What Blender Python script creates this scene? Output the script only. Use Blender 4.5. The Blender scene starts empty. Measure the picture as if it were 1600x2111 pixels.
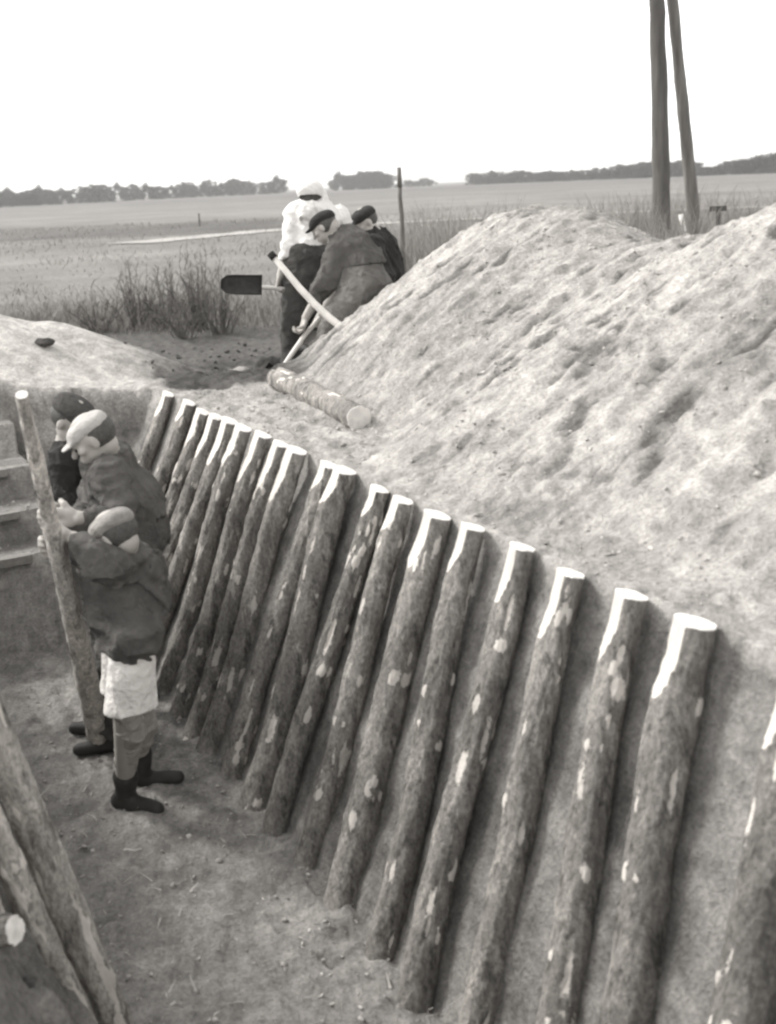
import bpy, bmesh, math, random
import numpy as np
from mathutils import Vector, Matrix

scene = bpy.context.scene
C = scene.collection

# ------------------------------------------------------------------ camera
F_PX, HB = 2300.0, 1.15            # focal length in photo pixels, eye height above the bank
ROLL = math.radians(2.6)
PITCH = math.atan(675.5 * math.cos(ROLL) / F_PX)
fw = np.array([0, math.cos(PITCH), -math.sin(PITCH)])
rt0 = np.array([1.0, 0, 0]); up0 = np.cross(rt0, fw)
rt = rt0 * math.cos(ROLL) - up0 * math.sin(ROLL)
up = up0 * math.cos(ROLL) + rt0 * math.sin(ROLL)
cam_d = bpy.data.cameras.new('camera'); cam = bpy.data.objects.new('camera', cam_d); C.objects.link(cam)
cam.matrix_world = Matrix(((rt[0], up[0], -fw[0], 0), (rt[1], up[1], -fw[1], 0), (rt[2], up[2], -fw[2], HB), (0, 0, 0, 1)))
cam_d.sensor_fit = 'VERTICAL'; cam_d.sensor_height = 36.0; cam_d.lens = 36.0 * F_PX / 2111.0
cam_d.clip_start = 0.05; cam_d.clip_end = 12000
cam_d.dof.use_dof = True; cam_d.dof.focus_distance = 6.5; cam_d.dof.aperture_fstop = 3.2
scene.camera = cam

# ------------------------------------------------------------------ light
SUN_EL, SUN_AZ = math.radians(42), math.radians(-70)      # azimuth from +Y towards +X
w = bpy.data.worlds.new("World"); scene.world = w; w.use_nodes = True
nt = w.node_tree; bg = nt.nodes['Background']
sky = nt.nodes.new('ShaderNodeTexSky'); sky.sky_type = 'NISHITA'; sky.sun_disc = False
sky.sun_elevation = SUN_EL; sky.sun_rotation = SUN_AZ; sky.air_density = 1.0; sky.dust_density = 0.6; sky.ozone_density = 1.0
hs = nt.nodes.new('ShaderNodeHueSaturation'); hs.inputs['Saturation'].default_value = 0.0
nt.links.new(sky.outputs[0], hs.inputs['Color']); nt.links.new(hs.outputs[0], bg.inputs[0])
bg.inputs[1].default_value = 0.15
sd = bpy.data.lights.new('sun', 'SUN'); sun = bpy.data.objects.new('sun', sd); C.objects.link(sun)
sd.energy = 1.3; sd.angle = math.radians(16); sd.color = (1, 0.985, 0.96)
sdir = Vector((math.sin(SUN_AZ) * math.cos(SUN_EL), math.cos(SUN_AZ) * math.cos(SUN_EL), math.sin(SUN_EL)))
sun.rotation_euler = sdir.to_track_quat('Z', 'Y').to_euler()
scene.view_settings.view_transform = 'Standard'; scene.view_settings.look = 'None'
scene.view_settings.exposure = 1.74; scene.view_settings.gamma = 1.0
scene.cycles.filter_width = 2.5
scene.cycles.max_bounces = 6; scene.cycles.volume_bounces = 0

# ------------------------------------------------------------------ trench frame: u along the trench (away), v across towards its left bank
TH = math.radians(28.245)
DU = np.array([-math.sin(TH), math.cos(TH)]); DV = np.array([-math.cos(TH), -math.sin(TH)])
P0 = np.array([0.439146, 3.40720569])
FLOOR = -1.29
def W(u, v, z): q = P0 + u * DU + v * DV; return np.array([q[0], q[1], z])
def uvof(q): r = np.array(q[:2]) - P0; return float(r @ DU), float(r @ DV)
def sight(px, py, dist):            # the point seen at a photo pixel at a horizontal distance (used to measure positions)
    r = fw * F_PX + rt * (px - 800) - up * (py - 1055.5)
    return np.array([0, 0, HB]) + r * dist / math.hypot(r[0], r[1])

rng = np.random.default_rng(7); random.seed(7)

# ------------------------------------------------------------------ numpy noise
def _h(ix, iy, iz, seed):
    n = (ix.astype(np.int64) * 374761393 + iy.astype(np.int64) * 668265263 + iz.astype(np.int64) * 2147483647 + seed * 974634777) & 0xffffffff
    n = ((n ^ (n >> 13)) * 1274126177) & 0xffffffff
    n = ((n ^ (n >> 16)) * 2246822519) & 0xffffffff
    return ((n ^ (n >> 15)) & 0xffffff).astype(np.float32) / 0xffffff
def vnoise2(x, y, seed=0):
    ix = np.floor(x); iy = np.floor(y); fx = x - ix; fy = y - iy
    fx = fx * fx * fx * (fx * (fx * 6 - 15) + 10); fy = fy * fy * fy * (fy * (fy * 6 - 15) + 10)
    z = np.zeros_like(ix)
    a = _h(ix, iy, z, seed); b = _h(ix + 1, iy, z, seed); c = _h(ix, iy + 1, z, seed); d = _h(ix + 1, iy + 1, z, seed)
    return (a * (1 - fx) + b * fx) * (1 - fy) + (c * (1 - fx) + d * fx) * fy
def fbm2(x, y, seed=0, octv=4, gain=0.5):
    s = 0; a = 1; t = 0
    for o in range(octv):
        ca, sa = math.cos(o * 1.1), math.sin(o * 1.1)
        s = s + a * vnoise2((x * ca - y * sa) * 2 ** o + 17 * o, (x * sa + y * ca) * 2 ** o, seed + o); t += a; a *= gain
    return s / t - 0.5
def vnoise3(x, y, z, seed=0):
    ix = np.floor(x); iy = np.floor(y); iz = np.floor(z); fx = x - ix; fy = y - iy; fz = z - iz
    fx = fx * fx * (3 - 2 * fx); fy = fy * fy * (3 - 2 * fy); fz = fz * fz * (3 - 2 * fz)
    def L(dz):
        a = _h(ix, iy, iz + dz, seed); b = _h(ix + 1, iy, iz + dz, seed); c = _h(ix, iy + 1, iz + dz, seed); d = _h(ix + 1, iy + 1, iz + dz, seed)
        return (a * (1 - fx) + b * fx) * (1 - fy) + (c * (1 - fx) + d * fx) * fy
    return L(0) * (1 - fz) + L(1) * fz
def sm(a, b, x): t = np.clip((x - a) / (b - a), 0, 1); return t * t * (3 - 2 * t)

# ------------------------------------------------------------------ object helpers
def link(o, parent=None):
    C.objects.link(o)
    if parent is not None: o.parent = parent
    return o
def tag(o, label=None, cat=None, group=None, kind=None):
    if label: o['label'] = label
    if cat: o['category'] = cat
    if group: o['group'] = group
    if kind: o['kind'] = kind
    return o
def empty(name, loc): 
    o = bpy.data.objects.new(name, None); o.location = loc; o.empty_display_size = 0.2; C.objects.link(o); return o
def mesh_np(name, V, Fq, mat, parent=None, smooth=True, attrs=None):
    me = bpy.data.meshes.new(name); V = np.asarray(V, dtype=np.float32); Fq = np.asarray(Fq, dtype=np.int32)
    k = Fq.shape[1]
    me.vertices.add(len(V)); me.vertices.foreach_set('co', V.ravel())
    me.loops.add(Fq.size); me.loops.foreach_set('vertex_index', Fq.ravel())
    me.polygons.add(len(Fq)); me.polygons.foreach_set('loop_start', np.arange(0, Fq.size, k, dtype=np.int32))
    me.update(calc_edges=True)
    if smooth: me.polygons.foreach_set('use_smooth', np.ones(len(Fq), dtype=bool))
    for an, av in (attrs or {}).items():
        a = me.attributes.new(an, 'FLOAT', 'POINT'); a.data.foreach_set('value', np.asarray(av, dtype=np.float32).ravel())
    me.materials.append(mat)
    return link(bpy.data.objects.new(name, me), parent)
def obj_bm(name, bm, mat, parent=None, smooth=True):
    me = bpy.data.meshes.new(name); bm.to_mesh(me); bm.free()
    if smooth:
        for p in me.polygons: p.use_smooth = True
    for m in (mat if isinstance(mat, (list, tuple)) else [mat]): me.materials.append(m)
    return link(bpy.data.objects.new(name, me), parent)
def copy_tree(o, parent=None):
    c = o.copy(); C.objects.link(c); c.parent = parent
    for ch in o.children: copy_tree(ch, c)
    return c

# ------------------------------------------------------------------ materials
def tint(v, warm=1.0):                # the photograph's warm greys
    return (v * (1 + .07 * warm), v * 1.0, v * (1 - .09 * warm), 1)
def base_mat(name, rough=0.85):
    m = bpy.data.materials.new(name); m.use_nodes = True
    b = m.node_tree.nodes['Principled BSDF']; b.inputs['Roughness'].default_value = rough
    b.inputs['Specular IOR Level'].default_value = 0.25
    return m, m.node_tree, b
def noise_node(nt, scale, detail=6, rough=0.6, vec=None):
    n = nt.nodes.new('ShaderNodeTexNoise'); n.inputs['Scale'].default_value = scale; n.inputs['Detail'].default_value = detail
    n.inputs['Roughness'].default_value = rough
    if vec is not None: nt.links.new(vec, n.inputs['Vector'])
    return n
def math_node(nt, op, a, b=None, c=None):
    n = nt.nodes.new('ShaderNodeMath'); n.operation = op
    for i, x in enumerate((a, b, c)):
        if x is None: continue
        if isinstance(x, (int, float)): n.inputs[i].default_value = x
        else: nt.links.new(x, n.inputs[i])
    return n.outputs[0]
def maprange(nt, x, a, b, c, d):
    n = nt.nodes.new('ShaderNodeMapRange'); nt.links.new(x, n.inputs[0])
    for i, q in enumerate((a, b, c, d)): n.inputs[i + 1].default_value = q
    return n.outputs[0]
def grey(nt, val, warm=1.0):          # scalar -> warm grey colour
    n = nt.nodes.new('ShaderNodeVectorMath'); n.operation = 'SCALE'; n.inputs[0].default_value = tint(1.0, warm)[:3]
    nt.links.new(val, n.inputs['Scale']); return n.outputs[0]
def bump(nt, b, h, dist, strength=1.0, prev=None):
    n = nt.nodes.new('ShaderNodeBump'); n.inputs['Distance'].default_value = dist; n.inputs['Strength'].default_value = strength
    nt.links.new(h, n.inputs['Height'])
    if prev is not None: nt.links.new(prev, n.inputs['Normal'])
    nt.links.new(n.outputs[0], b.inputs['Normal']); return n.outputs[0]
def coords(nt, scale=(1, 1, 1), rot=(0, 0, 0), kind='Object'):
    t = nt.nodes.new('ShaderNodeTexCoord'); m = nt.nodes.new('ShaderNodeMapping')
    m.inputs['Scale'].default_value = scale; m.inputs['Rotation'].default_value = rot
    nt.links.new(t.outputs[kind], m.inputs['Vector']); return m.outputs[0]

def mat_simple(name, v, warm=1.0, rough=0.85, nscale=30, amp=0.35, bdist=0.004, bscale=80, stretch=(1, 1, 1), metal=0):
    m, nt, b = base_mat(name, rough); vec = coords(nt, stretch)
    n = noise_node(nt, nscale, 5, 0.6, vec)
    f = maprange(nt, n.outputs[0], 0.3, 0.7, v * (1 - amp), v * (1 + amp))
    nt.links.new(grey(nt, f, warm), b.inputs['Base Color'])
    n2 = noise_node(nt, bscale, 4, 0.6, vec); bump(nt, b, n2.outputs[0], bdist)
    b.inputs['Metallic'].default_value = metal
    return m

# ground: albedo of each soil or turf, with painted pit shade, kept per vertex, finer variation procedural
m_ground, nt, b = base_mat('ground_soil', 0.95); b.inputs['Specular IOR Level'].default_value = 0.1
at_ = nt.nodes.new('ShaderNodeAttribute'); at_.attribute_name = 'albedo'
vec = coords(nt, (1, 1, 1), (0, 0, 0))
n1 = noise_node(nt, 9, 8, 0.68, vec); n2 = noise_node(nt, 70, 4, 0.7, vec); n3 = noise_node(nt, 0.35, 6, 0.65, vec)
vecs = coords(nt, (3.0, 0.9, 3.0), (0, 0, -TH + math.radians(90)))
n4 = noise_node(nt, 7, 6, 0.7, vecs)
f = maprange(nt, n1.outputs[0], 0.3, 0.7, 0.66, 1.3)
f2 = maprange(nt, n2.outputs[0], 0.3, 0.7, 0.7, 1.26)
f3 = maprange(nt, n3.outputs[0], 0.3, 0.7, 0.85, 1.15)
f4 = maprange(nt, n4.outputs[0], 0.32, 0.68, 0.78, 1.16)
val = math_node(nt, 'MULTIPLY', math_node(nt, 'MULTIPLY', math_node(nt, 'MULTIPLY', at_.outputs['Fac'], f), math_node(nt, 'MULTIPLY', f2, f3)), f4)
nt.links.new(grey(nt, val, 0.7), b.inputs['Base Color'])
bp = bump(nt, b, n1.outputs[0], 0.05, 0.7); bp = bump(nt, b, n2.outputs[0], 0.012, 0.9, bp)

m_road = mat_simple('pale_track', 0.27, 0.7, 0.95, 1.5, 0.15, 0.01, 20)
m_hill = mat_simple('far_hill', 0.12, 0.6, 1, 0.01, 0.3)
m_clod = mat_simple('soil_clod', 0.33, 0.7, 0.95, 14, 0.4, 0.006, 60)
m_darkclod = mat_simple('dark_clod', 0.05, 0.8, 0.95, 9, 0.5, 0.01, 50)
m_straw = mat_simple('dry_straw', 0.34, 0.8, 0.9, 5, 0.35)
m_weed = mat_simple('dry_weed', 0.2, 0.8, 0.9, 2.5, 0.5)
m_twig = mat_simple('twig', 0.11, 0.9, 0.9, 4, 0.4)
m_foliage = mat_simple('tree_foliage', 0.045, 0.8, 0.9, 0.5, 0.45)
m_trunk = mat_simple('trunk', 0.06, 0.8, 0.9, 3, 0.3)
m_board = mat_simple('pale_board', 0.2, 0.8, 0.8, 12, 0.25, 0.002, 60, (1, 8, 8))
m_cut = mat_simple('fresh_cut_wood', 0.62, 0.6, 0.7, 30, 0.22, 0.002, 60)
m_endgrain = mat_simple('weathered_end_grain', 0.55, 0.6, 0.8, 22, 0.18, 0.002, 70)
m_polewood = mat_simple('weathered_pole_wood', 0.085, 0.9, 0.8, 3, 0.35, 0.004, 14, (6, 6, 0.5))
m_brace = mat_simple('lighter_pole_wood', 0.125, 0.9, 0.8, 3, 0.35, 0.004, 14, (6, 6, 0.5))
m_handle = mat_simple('pale_handle_wood', 0.6, 0.7, 0.55, 12, 0.12, 0.001, 40)
m_handled = mat_simple('grey_handle_wood', 0.3, 0.7, 0.6, 12, 0.2, 0.001, 40)
m_steel = mat_simple('dark_steel', 0.035, 0.7, 0.5, 20, 0.4, 0.001, 40)
m_skin = mat_simple('skin', 0.30, 0.9, 0.55, 10, 0.12, 0.001, 80)
m_hair = mat_simple('hair', 0.06, 0.8, 0.6, 90, 0.4, 0.003, 200)
def cloth(name, v, warm=0.8, amp=0.3): return mat_simple(name, v, warm, 0.92, 11, amp, 0.02, 22)
m_shirt = cloth('white_shirt_cloth', 0.6, 0.4, 0.05); m_dark = cloth('dark_trouser_cloth', 0.045); m_jacket = cloth('grey_brown_jacket_cloth', 0.07)
m_jacket2 = cloth('charcoal_jacket_cloth', 0.045); m_black = cloth('near_black_cloth', 0.018); m_greytr = cloth('grey_trouser_cloth', 0.105)
m_paletr = cloth('pale_canvas_cloth', 0.6, 0.6, 0.12); m_wrap = cloth('grey_leg_wrap_cloth', 0.27); m_cappale = cloth('pale_cap_cloth', 0.36, 0.6, 0.1)
m_breech = cloth('brown_breeches_cloth', 0.07)
m_captweed = cloth('tweed_cap_cloth', 0.2)
m_boot = mat_simple('boot_leather', 0.03, 0.9, 0.6, 12, 0.3, 0.002, 50)

# bark: pale where the wood is bare (attribute peel)
def bark_mat(nm, alb):
    m_bark, nt, b = base_mat(nm, 0.9); b.inputs['Specular IOR Level'].default_value = 0.15
    vec = coords(nt, (1, 1, 0.28)); oi = nt.nodes.new('ShaderNodeObjectInfo')
    n1 = noise_node(nt, 26, 8, 0.72, vec); n2 = noise_node(nt, 6, 5, 0.6, vec)
    n3 = noise_node(nt, 90, 4, 0.7, coords(nt, (1, 1, 0.6)))
    f = maprange(nt, n1.outputs[0], 0.3, 0.7, 0.6, 1.4); f2 = maprange(nt, n2.outputs[0], 0.3, 0.7, 0.65, 1.35)
    f3 = maprange(nt, n3.outputs[0], 0.3, 0.7, 0.55, 1.45)
    fr = maprange(nt, oi.outputs['Random'], 0, 1, 0.8, 1.25)
    brk = math_node(nt, 'MULTIPLY', math_node(nt, 'MULTIPLY', math_node(nt, 'MULTIPLY', f, f2), math_node(nt, 'MULTIPLY', f3, fr)), alb)
    pa = nt.nodes.new('ShaderNodeAttribute'); pa.attribute_name = 'peel'
    pm = math_node(nt, 'ADD', pa.outputs['Fac'], maprange(nt, n3.outputs[0], 0.3, 0.7, -0.22, 0.22))
    pm = maprange(nt, pm, 0.42, 0.6, 0, 1)
    n5 = noise_node(nt, 13, 7, 0.75, coords(nt, (1, 1, .35))); fl_ = maprange(nt, n5.outputs[0], .60, .68, 0, .42)
    brk = math_node(nt, 'ADD', brk, math_node(nt, 'MULTIPLY', fl_, math_node(nt, 'MULTIPLY', n1.outputs[0], .8)))
    n6 = noise_node(nt, 17, 6, 0.7, coords(nt, (1, 1, .3))); brk = math_node(nt, 'MULTIPLY', brk, maprange(nt, n6.outputs[0], .36, .46, .45, 1.0))
    mx = nt.nodes.new('ShaderNodeMix'); mx.data_type = 'FLOAT'; nt.links.new(pm, mx.inputs[0]); nt.links.new(brk, mx.inputs[2])
    nt.links.new(maprange(nt, n2.outputs[0], 0.3, 0.7, 0.46, 0.74), mx.inputs[3])
    nt.links.new(grey(nt, mx.outputs[0], 0.9), b.inputs['Base Color'])
    bp = bump(nt, b, n1.outputs[0], 0.022, 0.9); bump(nt, b, n3.outputs[0], 0.006, 0.9, bp)
    return m_bark
m_bark = bark_mat('pine_bark', 0.205); m_barkp = bark_mat('pale_bark', 0.42); m_barkl = bark_mat('grey_log_bark', 0.24)

# ------------------------------------------------------------------ terrain
def ridge(u, v, pts, slope):
    best = np.full(u.shape, -9.0)
    for (a, b_) in zip(pts[:-1], pts[1:]):
        ax, ay, ah = a; bx, by, bh = b_; L2 = (bx - ax) ** 2 + (by - ay) ** 2
        t = np.clip(((u - ax) * (bx - ax) + (v - ay) * (by - ay)) / L2, 0, 1)
        dd = np.hypot(u - ax - t * (bx - ax), v - ay - t * (by - ay))
        dd = np.sqrt(dd * dd + 0.2 ** 2) - 0.2
        best = np.maximum(best, ah + t * (bh - ah) - slope * dd)
    return best
RIDGE = [(-6, -2.2, .7), (-2, -2.1, .84), (.75, -1.95, 1.0), (1.25, -1.98, .86), (1.9, -2.05, .82), (2.45, -2.15, .97), (2.95, -2.2, .98), (3.35, -2.25, .92), (3.8, -2.45, .72), (4.3, -2.7, .5), (5.2, -3.0, .1)]
LRIDGE = [(5.6, 4, .9), (5.6, .9, .48), (5.63, .3, .30), (5.72, -.1, .05), (5.8, -.5, -.3)]
STEPS = [(4.35, -.18), (3.95, -.37), (3.6, -.55), (3.3, -.72)]
def parts(u, v):
    w1 = fbm2(u * 1.3, v * 1.3, 5, 3) * .5
    uE = 3.98 + .42 * np.minimum(v, 0) + 2.2 * sm(0.1, .9, v) + w1 * .5 * sm(0, .3, np.abs(v - .05))
    n5 = .25 * fbm2(u * 4, v * 4, 7, 4)
    dugw = sm(0, .14, u - 3.78 - .42 * np.minimum(v, 0) + n5) * sm(0, .12, -.27 * (u - 3.95) - v + n5)
    plate = (1 - np.maximum(dugw, sm(0, .3, u - 6.1 + n5))) * sm(-5.2, -4.0, v + w1) * (1 - sm(6, 8, v)) * sm(-16, -13, u)
    soft = (1 - sm(-.1, 3.4, u - uE)) * sm(-5.2, -4.0, v + w1) * (1 - sm(6, 8, v)) * sm(-16, -13, u)
    return w1, plate, soft
def height(u, v):
    w1, plate, soft = parts(u, v)
    far = np.hypot(u, v)
    base = -.47 * (1 - soft) - .03 * sm(8, 60, far)
    # the bank between posts and mound dips and rolls a little
    base = base + .05 * fbm2(u * 1.1, v * 1.7, 11, 4) * sm(0, .5, np.abs(v)) * (1 - sm(14, 60, far))
    sl = .585 + .16 * sm(.8, 3.4, u)
    wob = fbm2(u * .9, v * .9, 23, 4)
    M = ridge(u, v + .25 * wob, RIDGE, sl) + .07 * fbm2(u * 2.2, v * 1.2, 31, 4)
    k = .035
    z = base + k * np.log1p(np.exp(np.clip((M - base) / k, -30, 30)))
    M2 = ridge(u, v, LRIDGE, .5) + .03 * fbm2(u * 2, v * 2, 41, 4)
    z = z + k * np.log1p(np.exp(np.clip((M2 - z) / k, -30, 30)))
    onM = sm(-.05, .25, np.maximum(M, M2) - base)
    near = 1 - sm(9, 30, far)
    # runnels and lumps: soil tipped down the slope
    rough = .06 * fbm2(u * 7.5, v * 3, 51, 4, .62) + .04 * fbm2(u * 17, v * 7, 61, 3, .6)
    lumps = np.maximum(fbm2(u * 9, v * 6, 71, 4, .65) - .1, 0) * .13
    pits = sm(.08, .24, fbm2(u * 11, v * 5.5, 211, 5, .65))
    z = z - near * pits * .017 * np.maximum(onM, .4) * (1 - .8 * sm(4.0, 4.8, u) * sm(-1.2, -.3, v))
    calm = 1 - .75 * sm(4.0, 4.8, u) * sm(-1.2, -.3, v)
    z = z + near * calm * (onM * (rough + lumps) + (1 - onM) * (.05 * fbm2(u * 3, v * 12, 81, 4, .62) + .03 * fbm2(u * 22, v * 26, 91, 3, .6)))
    pit = near * (1 - plate) * (1 - onM) * sm(9, 6, u)
    z = z + pit * .11 * fbm2(u * 3, v * 3, 95, 4, .6)
    # the trench
    wn = .05 * fbm2(u * 3, z * 0 + v * 6, 101, 4, .6) + .03 * fbm2(u * 14, v * 14, 103, 3, .6)
    fl = FLOOR + .12 * fbm2(u * 4, v * 4, 111, 4, .6) + .045 * fbm2(u * 13, v * 15, 113, 3, .65)
    rw = z - 1.29 * (np.clip(v + .03, 0, .6) / .6) + wn + .07 * fbm2(u * 5, v * 7, 105, 4, .65)
    lw = z - 1.29 * (np.clip(2.02 - v + wn * 3, 0, .55) / .55) + wn
    ue = 3.95 + .8 * np.clip(v, 0, 1.2)
    ew = z - 1.29 * (np.clip(ue - u + wn * .6, 0, .22) / .22) + wn
    st = np.full(u.shape, FLOOR)
    for (us, zs) in STEPS: st = np.where(u > us, np.maximum(st, zs), st)
    ew = np.where(v > .78, np.maximum(ew, np.minimum(st, z)), ew)
    tr = np.maximum(np.maximum(rw, lw), np.maximum(ew, fl))
    inside = (v > 0) & (v < 2.05) & (u < ue + .02) & (u > -12)
    zz = np.where(inside, np.minimum(z, tr), z)
    return zz, z, onM, plate, inside
def albedo(u, v, zz, z, onM, plate, inside):
    far = np.hypot(u, v)
    patch = fbm2(u * 1.1, v * .8, 201, 5, .6)
    sand = .32 + .17 * patch + .26 * fbm2(u * 9, v * 3.2, 207, 4, .65)
    sand = sand + .14 * sm(4.0, 4.8, u) * sm(-.6, .2, v)
    bank = .30 + .13 * sm(3.8, 4.6, u) * sm(-.2, .1, v) + .22 * fbm2(u * 3, v * 13, 203, 5, .65)
    a = bank * (1 - onM) + sand * onM
    pit_shade = sm(.08, .22, fbm2(u * 11, v * 5.5, 211, 5, .65)) * np.maximum(onM, .5) * .6 * (1 - .8 * sm(4.0, 4.8, u) * sm(-1.2, -.3, v))  # shade of the carved pits put into the soil colour, same noise pattern
    a = a * (1 - pit_shade)
    fx = P0[0] + u * DU[0] + v * DV[0]; fy = P0[1] + u * DU[1] + v * DV[1]
    field = .165 + .10 * fbm2(fx * .12, fy * .12, 221, 4, .6) + .05 * fbm2(fx * .9, fy * .9, 223, 3)
    near_weeds = (1 - sm(13, 20, fy + 2 * patch)) * .45
    field = field * (1 - near_weeds)
    band = sm(44, 47, fy + fx * .25) * (1 - sm(60, 78, fy + fx * .25 + 10 * fbm2(fx * .1, fy * .1, 225, 3)))
    field = field * (1 - .42 * band * (1 - sm(-6, 0, fx + 2 * patch)))
    field = field * (1 - .35 * sm(60, 330, fy))
    right_dark = sm(2, 7, fx) * sm(10, 13, fy) * (1 - sm(26, 44, fy + 10 * fbm2(fx * .2, fy * .2, 227, 3)))
    field = field * (1 - .42 * right_dark)
    dug = (.045 + .11 * np.clip(fbm2(u * 2.4, v * 2.4, 231, 5, .65) + .15, 0, 1))
    dugm = (1 - plate) * sm(8.6, 7.0, u + 1.2 * patch)
    field = field * (1 - dugm) + dug * dugm
    out = 1 - np.maximum(plate, onM)
    a = a * (1 - out) + field * out
    depth = np.clip((z - zz) / 1.29, 0, 1)
    wall = .22 + .30 * fbm2(u * 4, (zz * 4), 241, 4, .6) + .06 * fbm2(u * .0 + zz * 12, u * 3 + v * 3, 243, 3)
    wall = wall + .02 * sm(2.6, 3.6, u)
    floor = .24 + .08 * sm(1.5, 3.2, u) + .12 * fbm2(u * 16, v * 7, 255, 4, .65) + .24 * fbm2(u * 4, v * 4, 251, 5, .65)
    ins = wall * (1 - sm(.86, .97, depth)) + floor * sm(.86, .97, depth)
    a = np.where(inside, a * (1 - sm(.01, .07, depth)) + ins * sm(.01, .07, depth), a)
    return np.clip(a, .03, .75)
def axis(lo, hi, step, g1, mid, g2, end_lo, end_hi):
    xs = list(np.arange(lo, hi, step))
    for sgn, start, end in ((1, xs[-1], end_hi), (-1, xs[0], end_lo)):
        s = step; x = start; o = []
        while sgn * x < sgn * end:
            s = s * (g1 if abs(x) < mid else g2); x += sgn * s; o.append(x)
        xs = xs + o if sgn > 0 else o[::-1] + xs
    return np.array(xs)
US = axis(-1.3, 6.6, .017, 1.035, 110, 1.12, -300, 5000); VS = axis(-3.3, 2.05, .015, 1.035, 60, 1.12, -4500, 4500)
UU, VV = np.meshgrid(US, VS, indexing='ij')
ZZ, ZB, ONM, PL, INS = height(UU, VV)
AL = albedo(UU, VV, ZZ, ZB, ONM, PL, INS)
X = P0[0] + UU * DU[0] + VV * DV[0]; Y = P0[1] + UU * DU[1] + VV * DV[1]
nU, nV = UU.shape; idx = np.arange(nU * nV).reshape(nU, nV)
quads = np.stack([idx[:-1, :-1], idx[:-1, 1:], idx[1:, 1:], idx[1:, :-1]], -1).reshape(-1, 4)
g = mesh_np('ground', np.stack([X, Y, ZZ], -1).reshape(-1, 3), quads, m_ground, attrs={'albedo': AL}); tag(g, kind='structure')
def ground_z(u, v):
    i = int(np.clip(np.searchsorted(US, u), 1, nU - 1)); j = int(np.clip(np.searchsorted(VS, v), 1, nV - 1))
    return float(ZZ[i, j])
def gz_xy(x, y): return ground_z(*uvof((x, y)))

# far hills and the pale farm track
def ribbon(name, pts, wid, mat, dz=.03):
    V = []; F = []
    P = []
    for a, b_ in zip(pts[:-1], pts[1:]):
        for t in np.linspace(0, 1, 24, endpoint=False): P.append((a[0] + t * (b_[0] - a[0]), a[1] + t * (b_[1] - a[1])))
    P.append(pts[-1]); P = np.array(P)
    for i, p in enumerate(P):
        t = P[min(i + 1, len(P) - 1)] - P[max(i - 1, 0)]; t /= np.linalg.norm(t); n_ = np.array([-t[1], t[0]])
        for s in (-1, 0, 1):
            q = p + n_ * s * wid / 2 * (1 + .15 * math.sin(i * .9)); V.append((q[0], q[1], max(gz_xy(q[0], q[1]), -.5) + dz))
    for i in range(len(P) - 1):
        for s in range(2):
            a = i * 3 + s; F.append((a, a + 3, a + 4, a + 1))
    return mesh_np(name, V, F, mat)
tag(ribbon('farm_track', [(-8.8, 41), (-4.3, 48), (0, 50.5), (6, 51), (20, 49)], 2.2, m_road, .03), kind='structure')
def hills():
    xs = np.linspace(-2500, 2500, 160); V = []; F = []
    prof = 8 + 15 * np.clip(1 - ((xs - 250) / 420) ** 2, 0, 1) + 12 * fbm2(xs / 300, xs * 0, 301, 4) * 2
    for i, x in enumerate(xs):
        for (dy, k) in ((-500, 0), (-200, .7), (0, 1), (300, .5), (600, 0)): V.append((x, 3300 + dy, -1 + prof[i] * k))
    for i in range(len(xs) - 1):
        for j in range(4): a = i * 5 + j; F.append((a, a + 5, a + 6, a + 1))
    return mesh_np('hills', V, F, m_hill)
tag(hills(), kind='structure')

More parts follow.
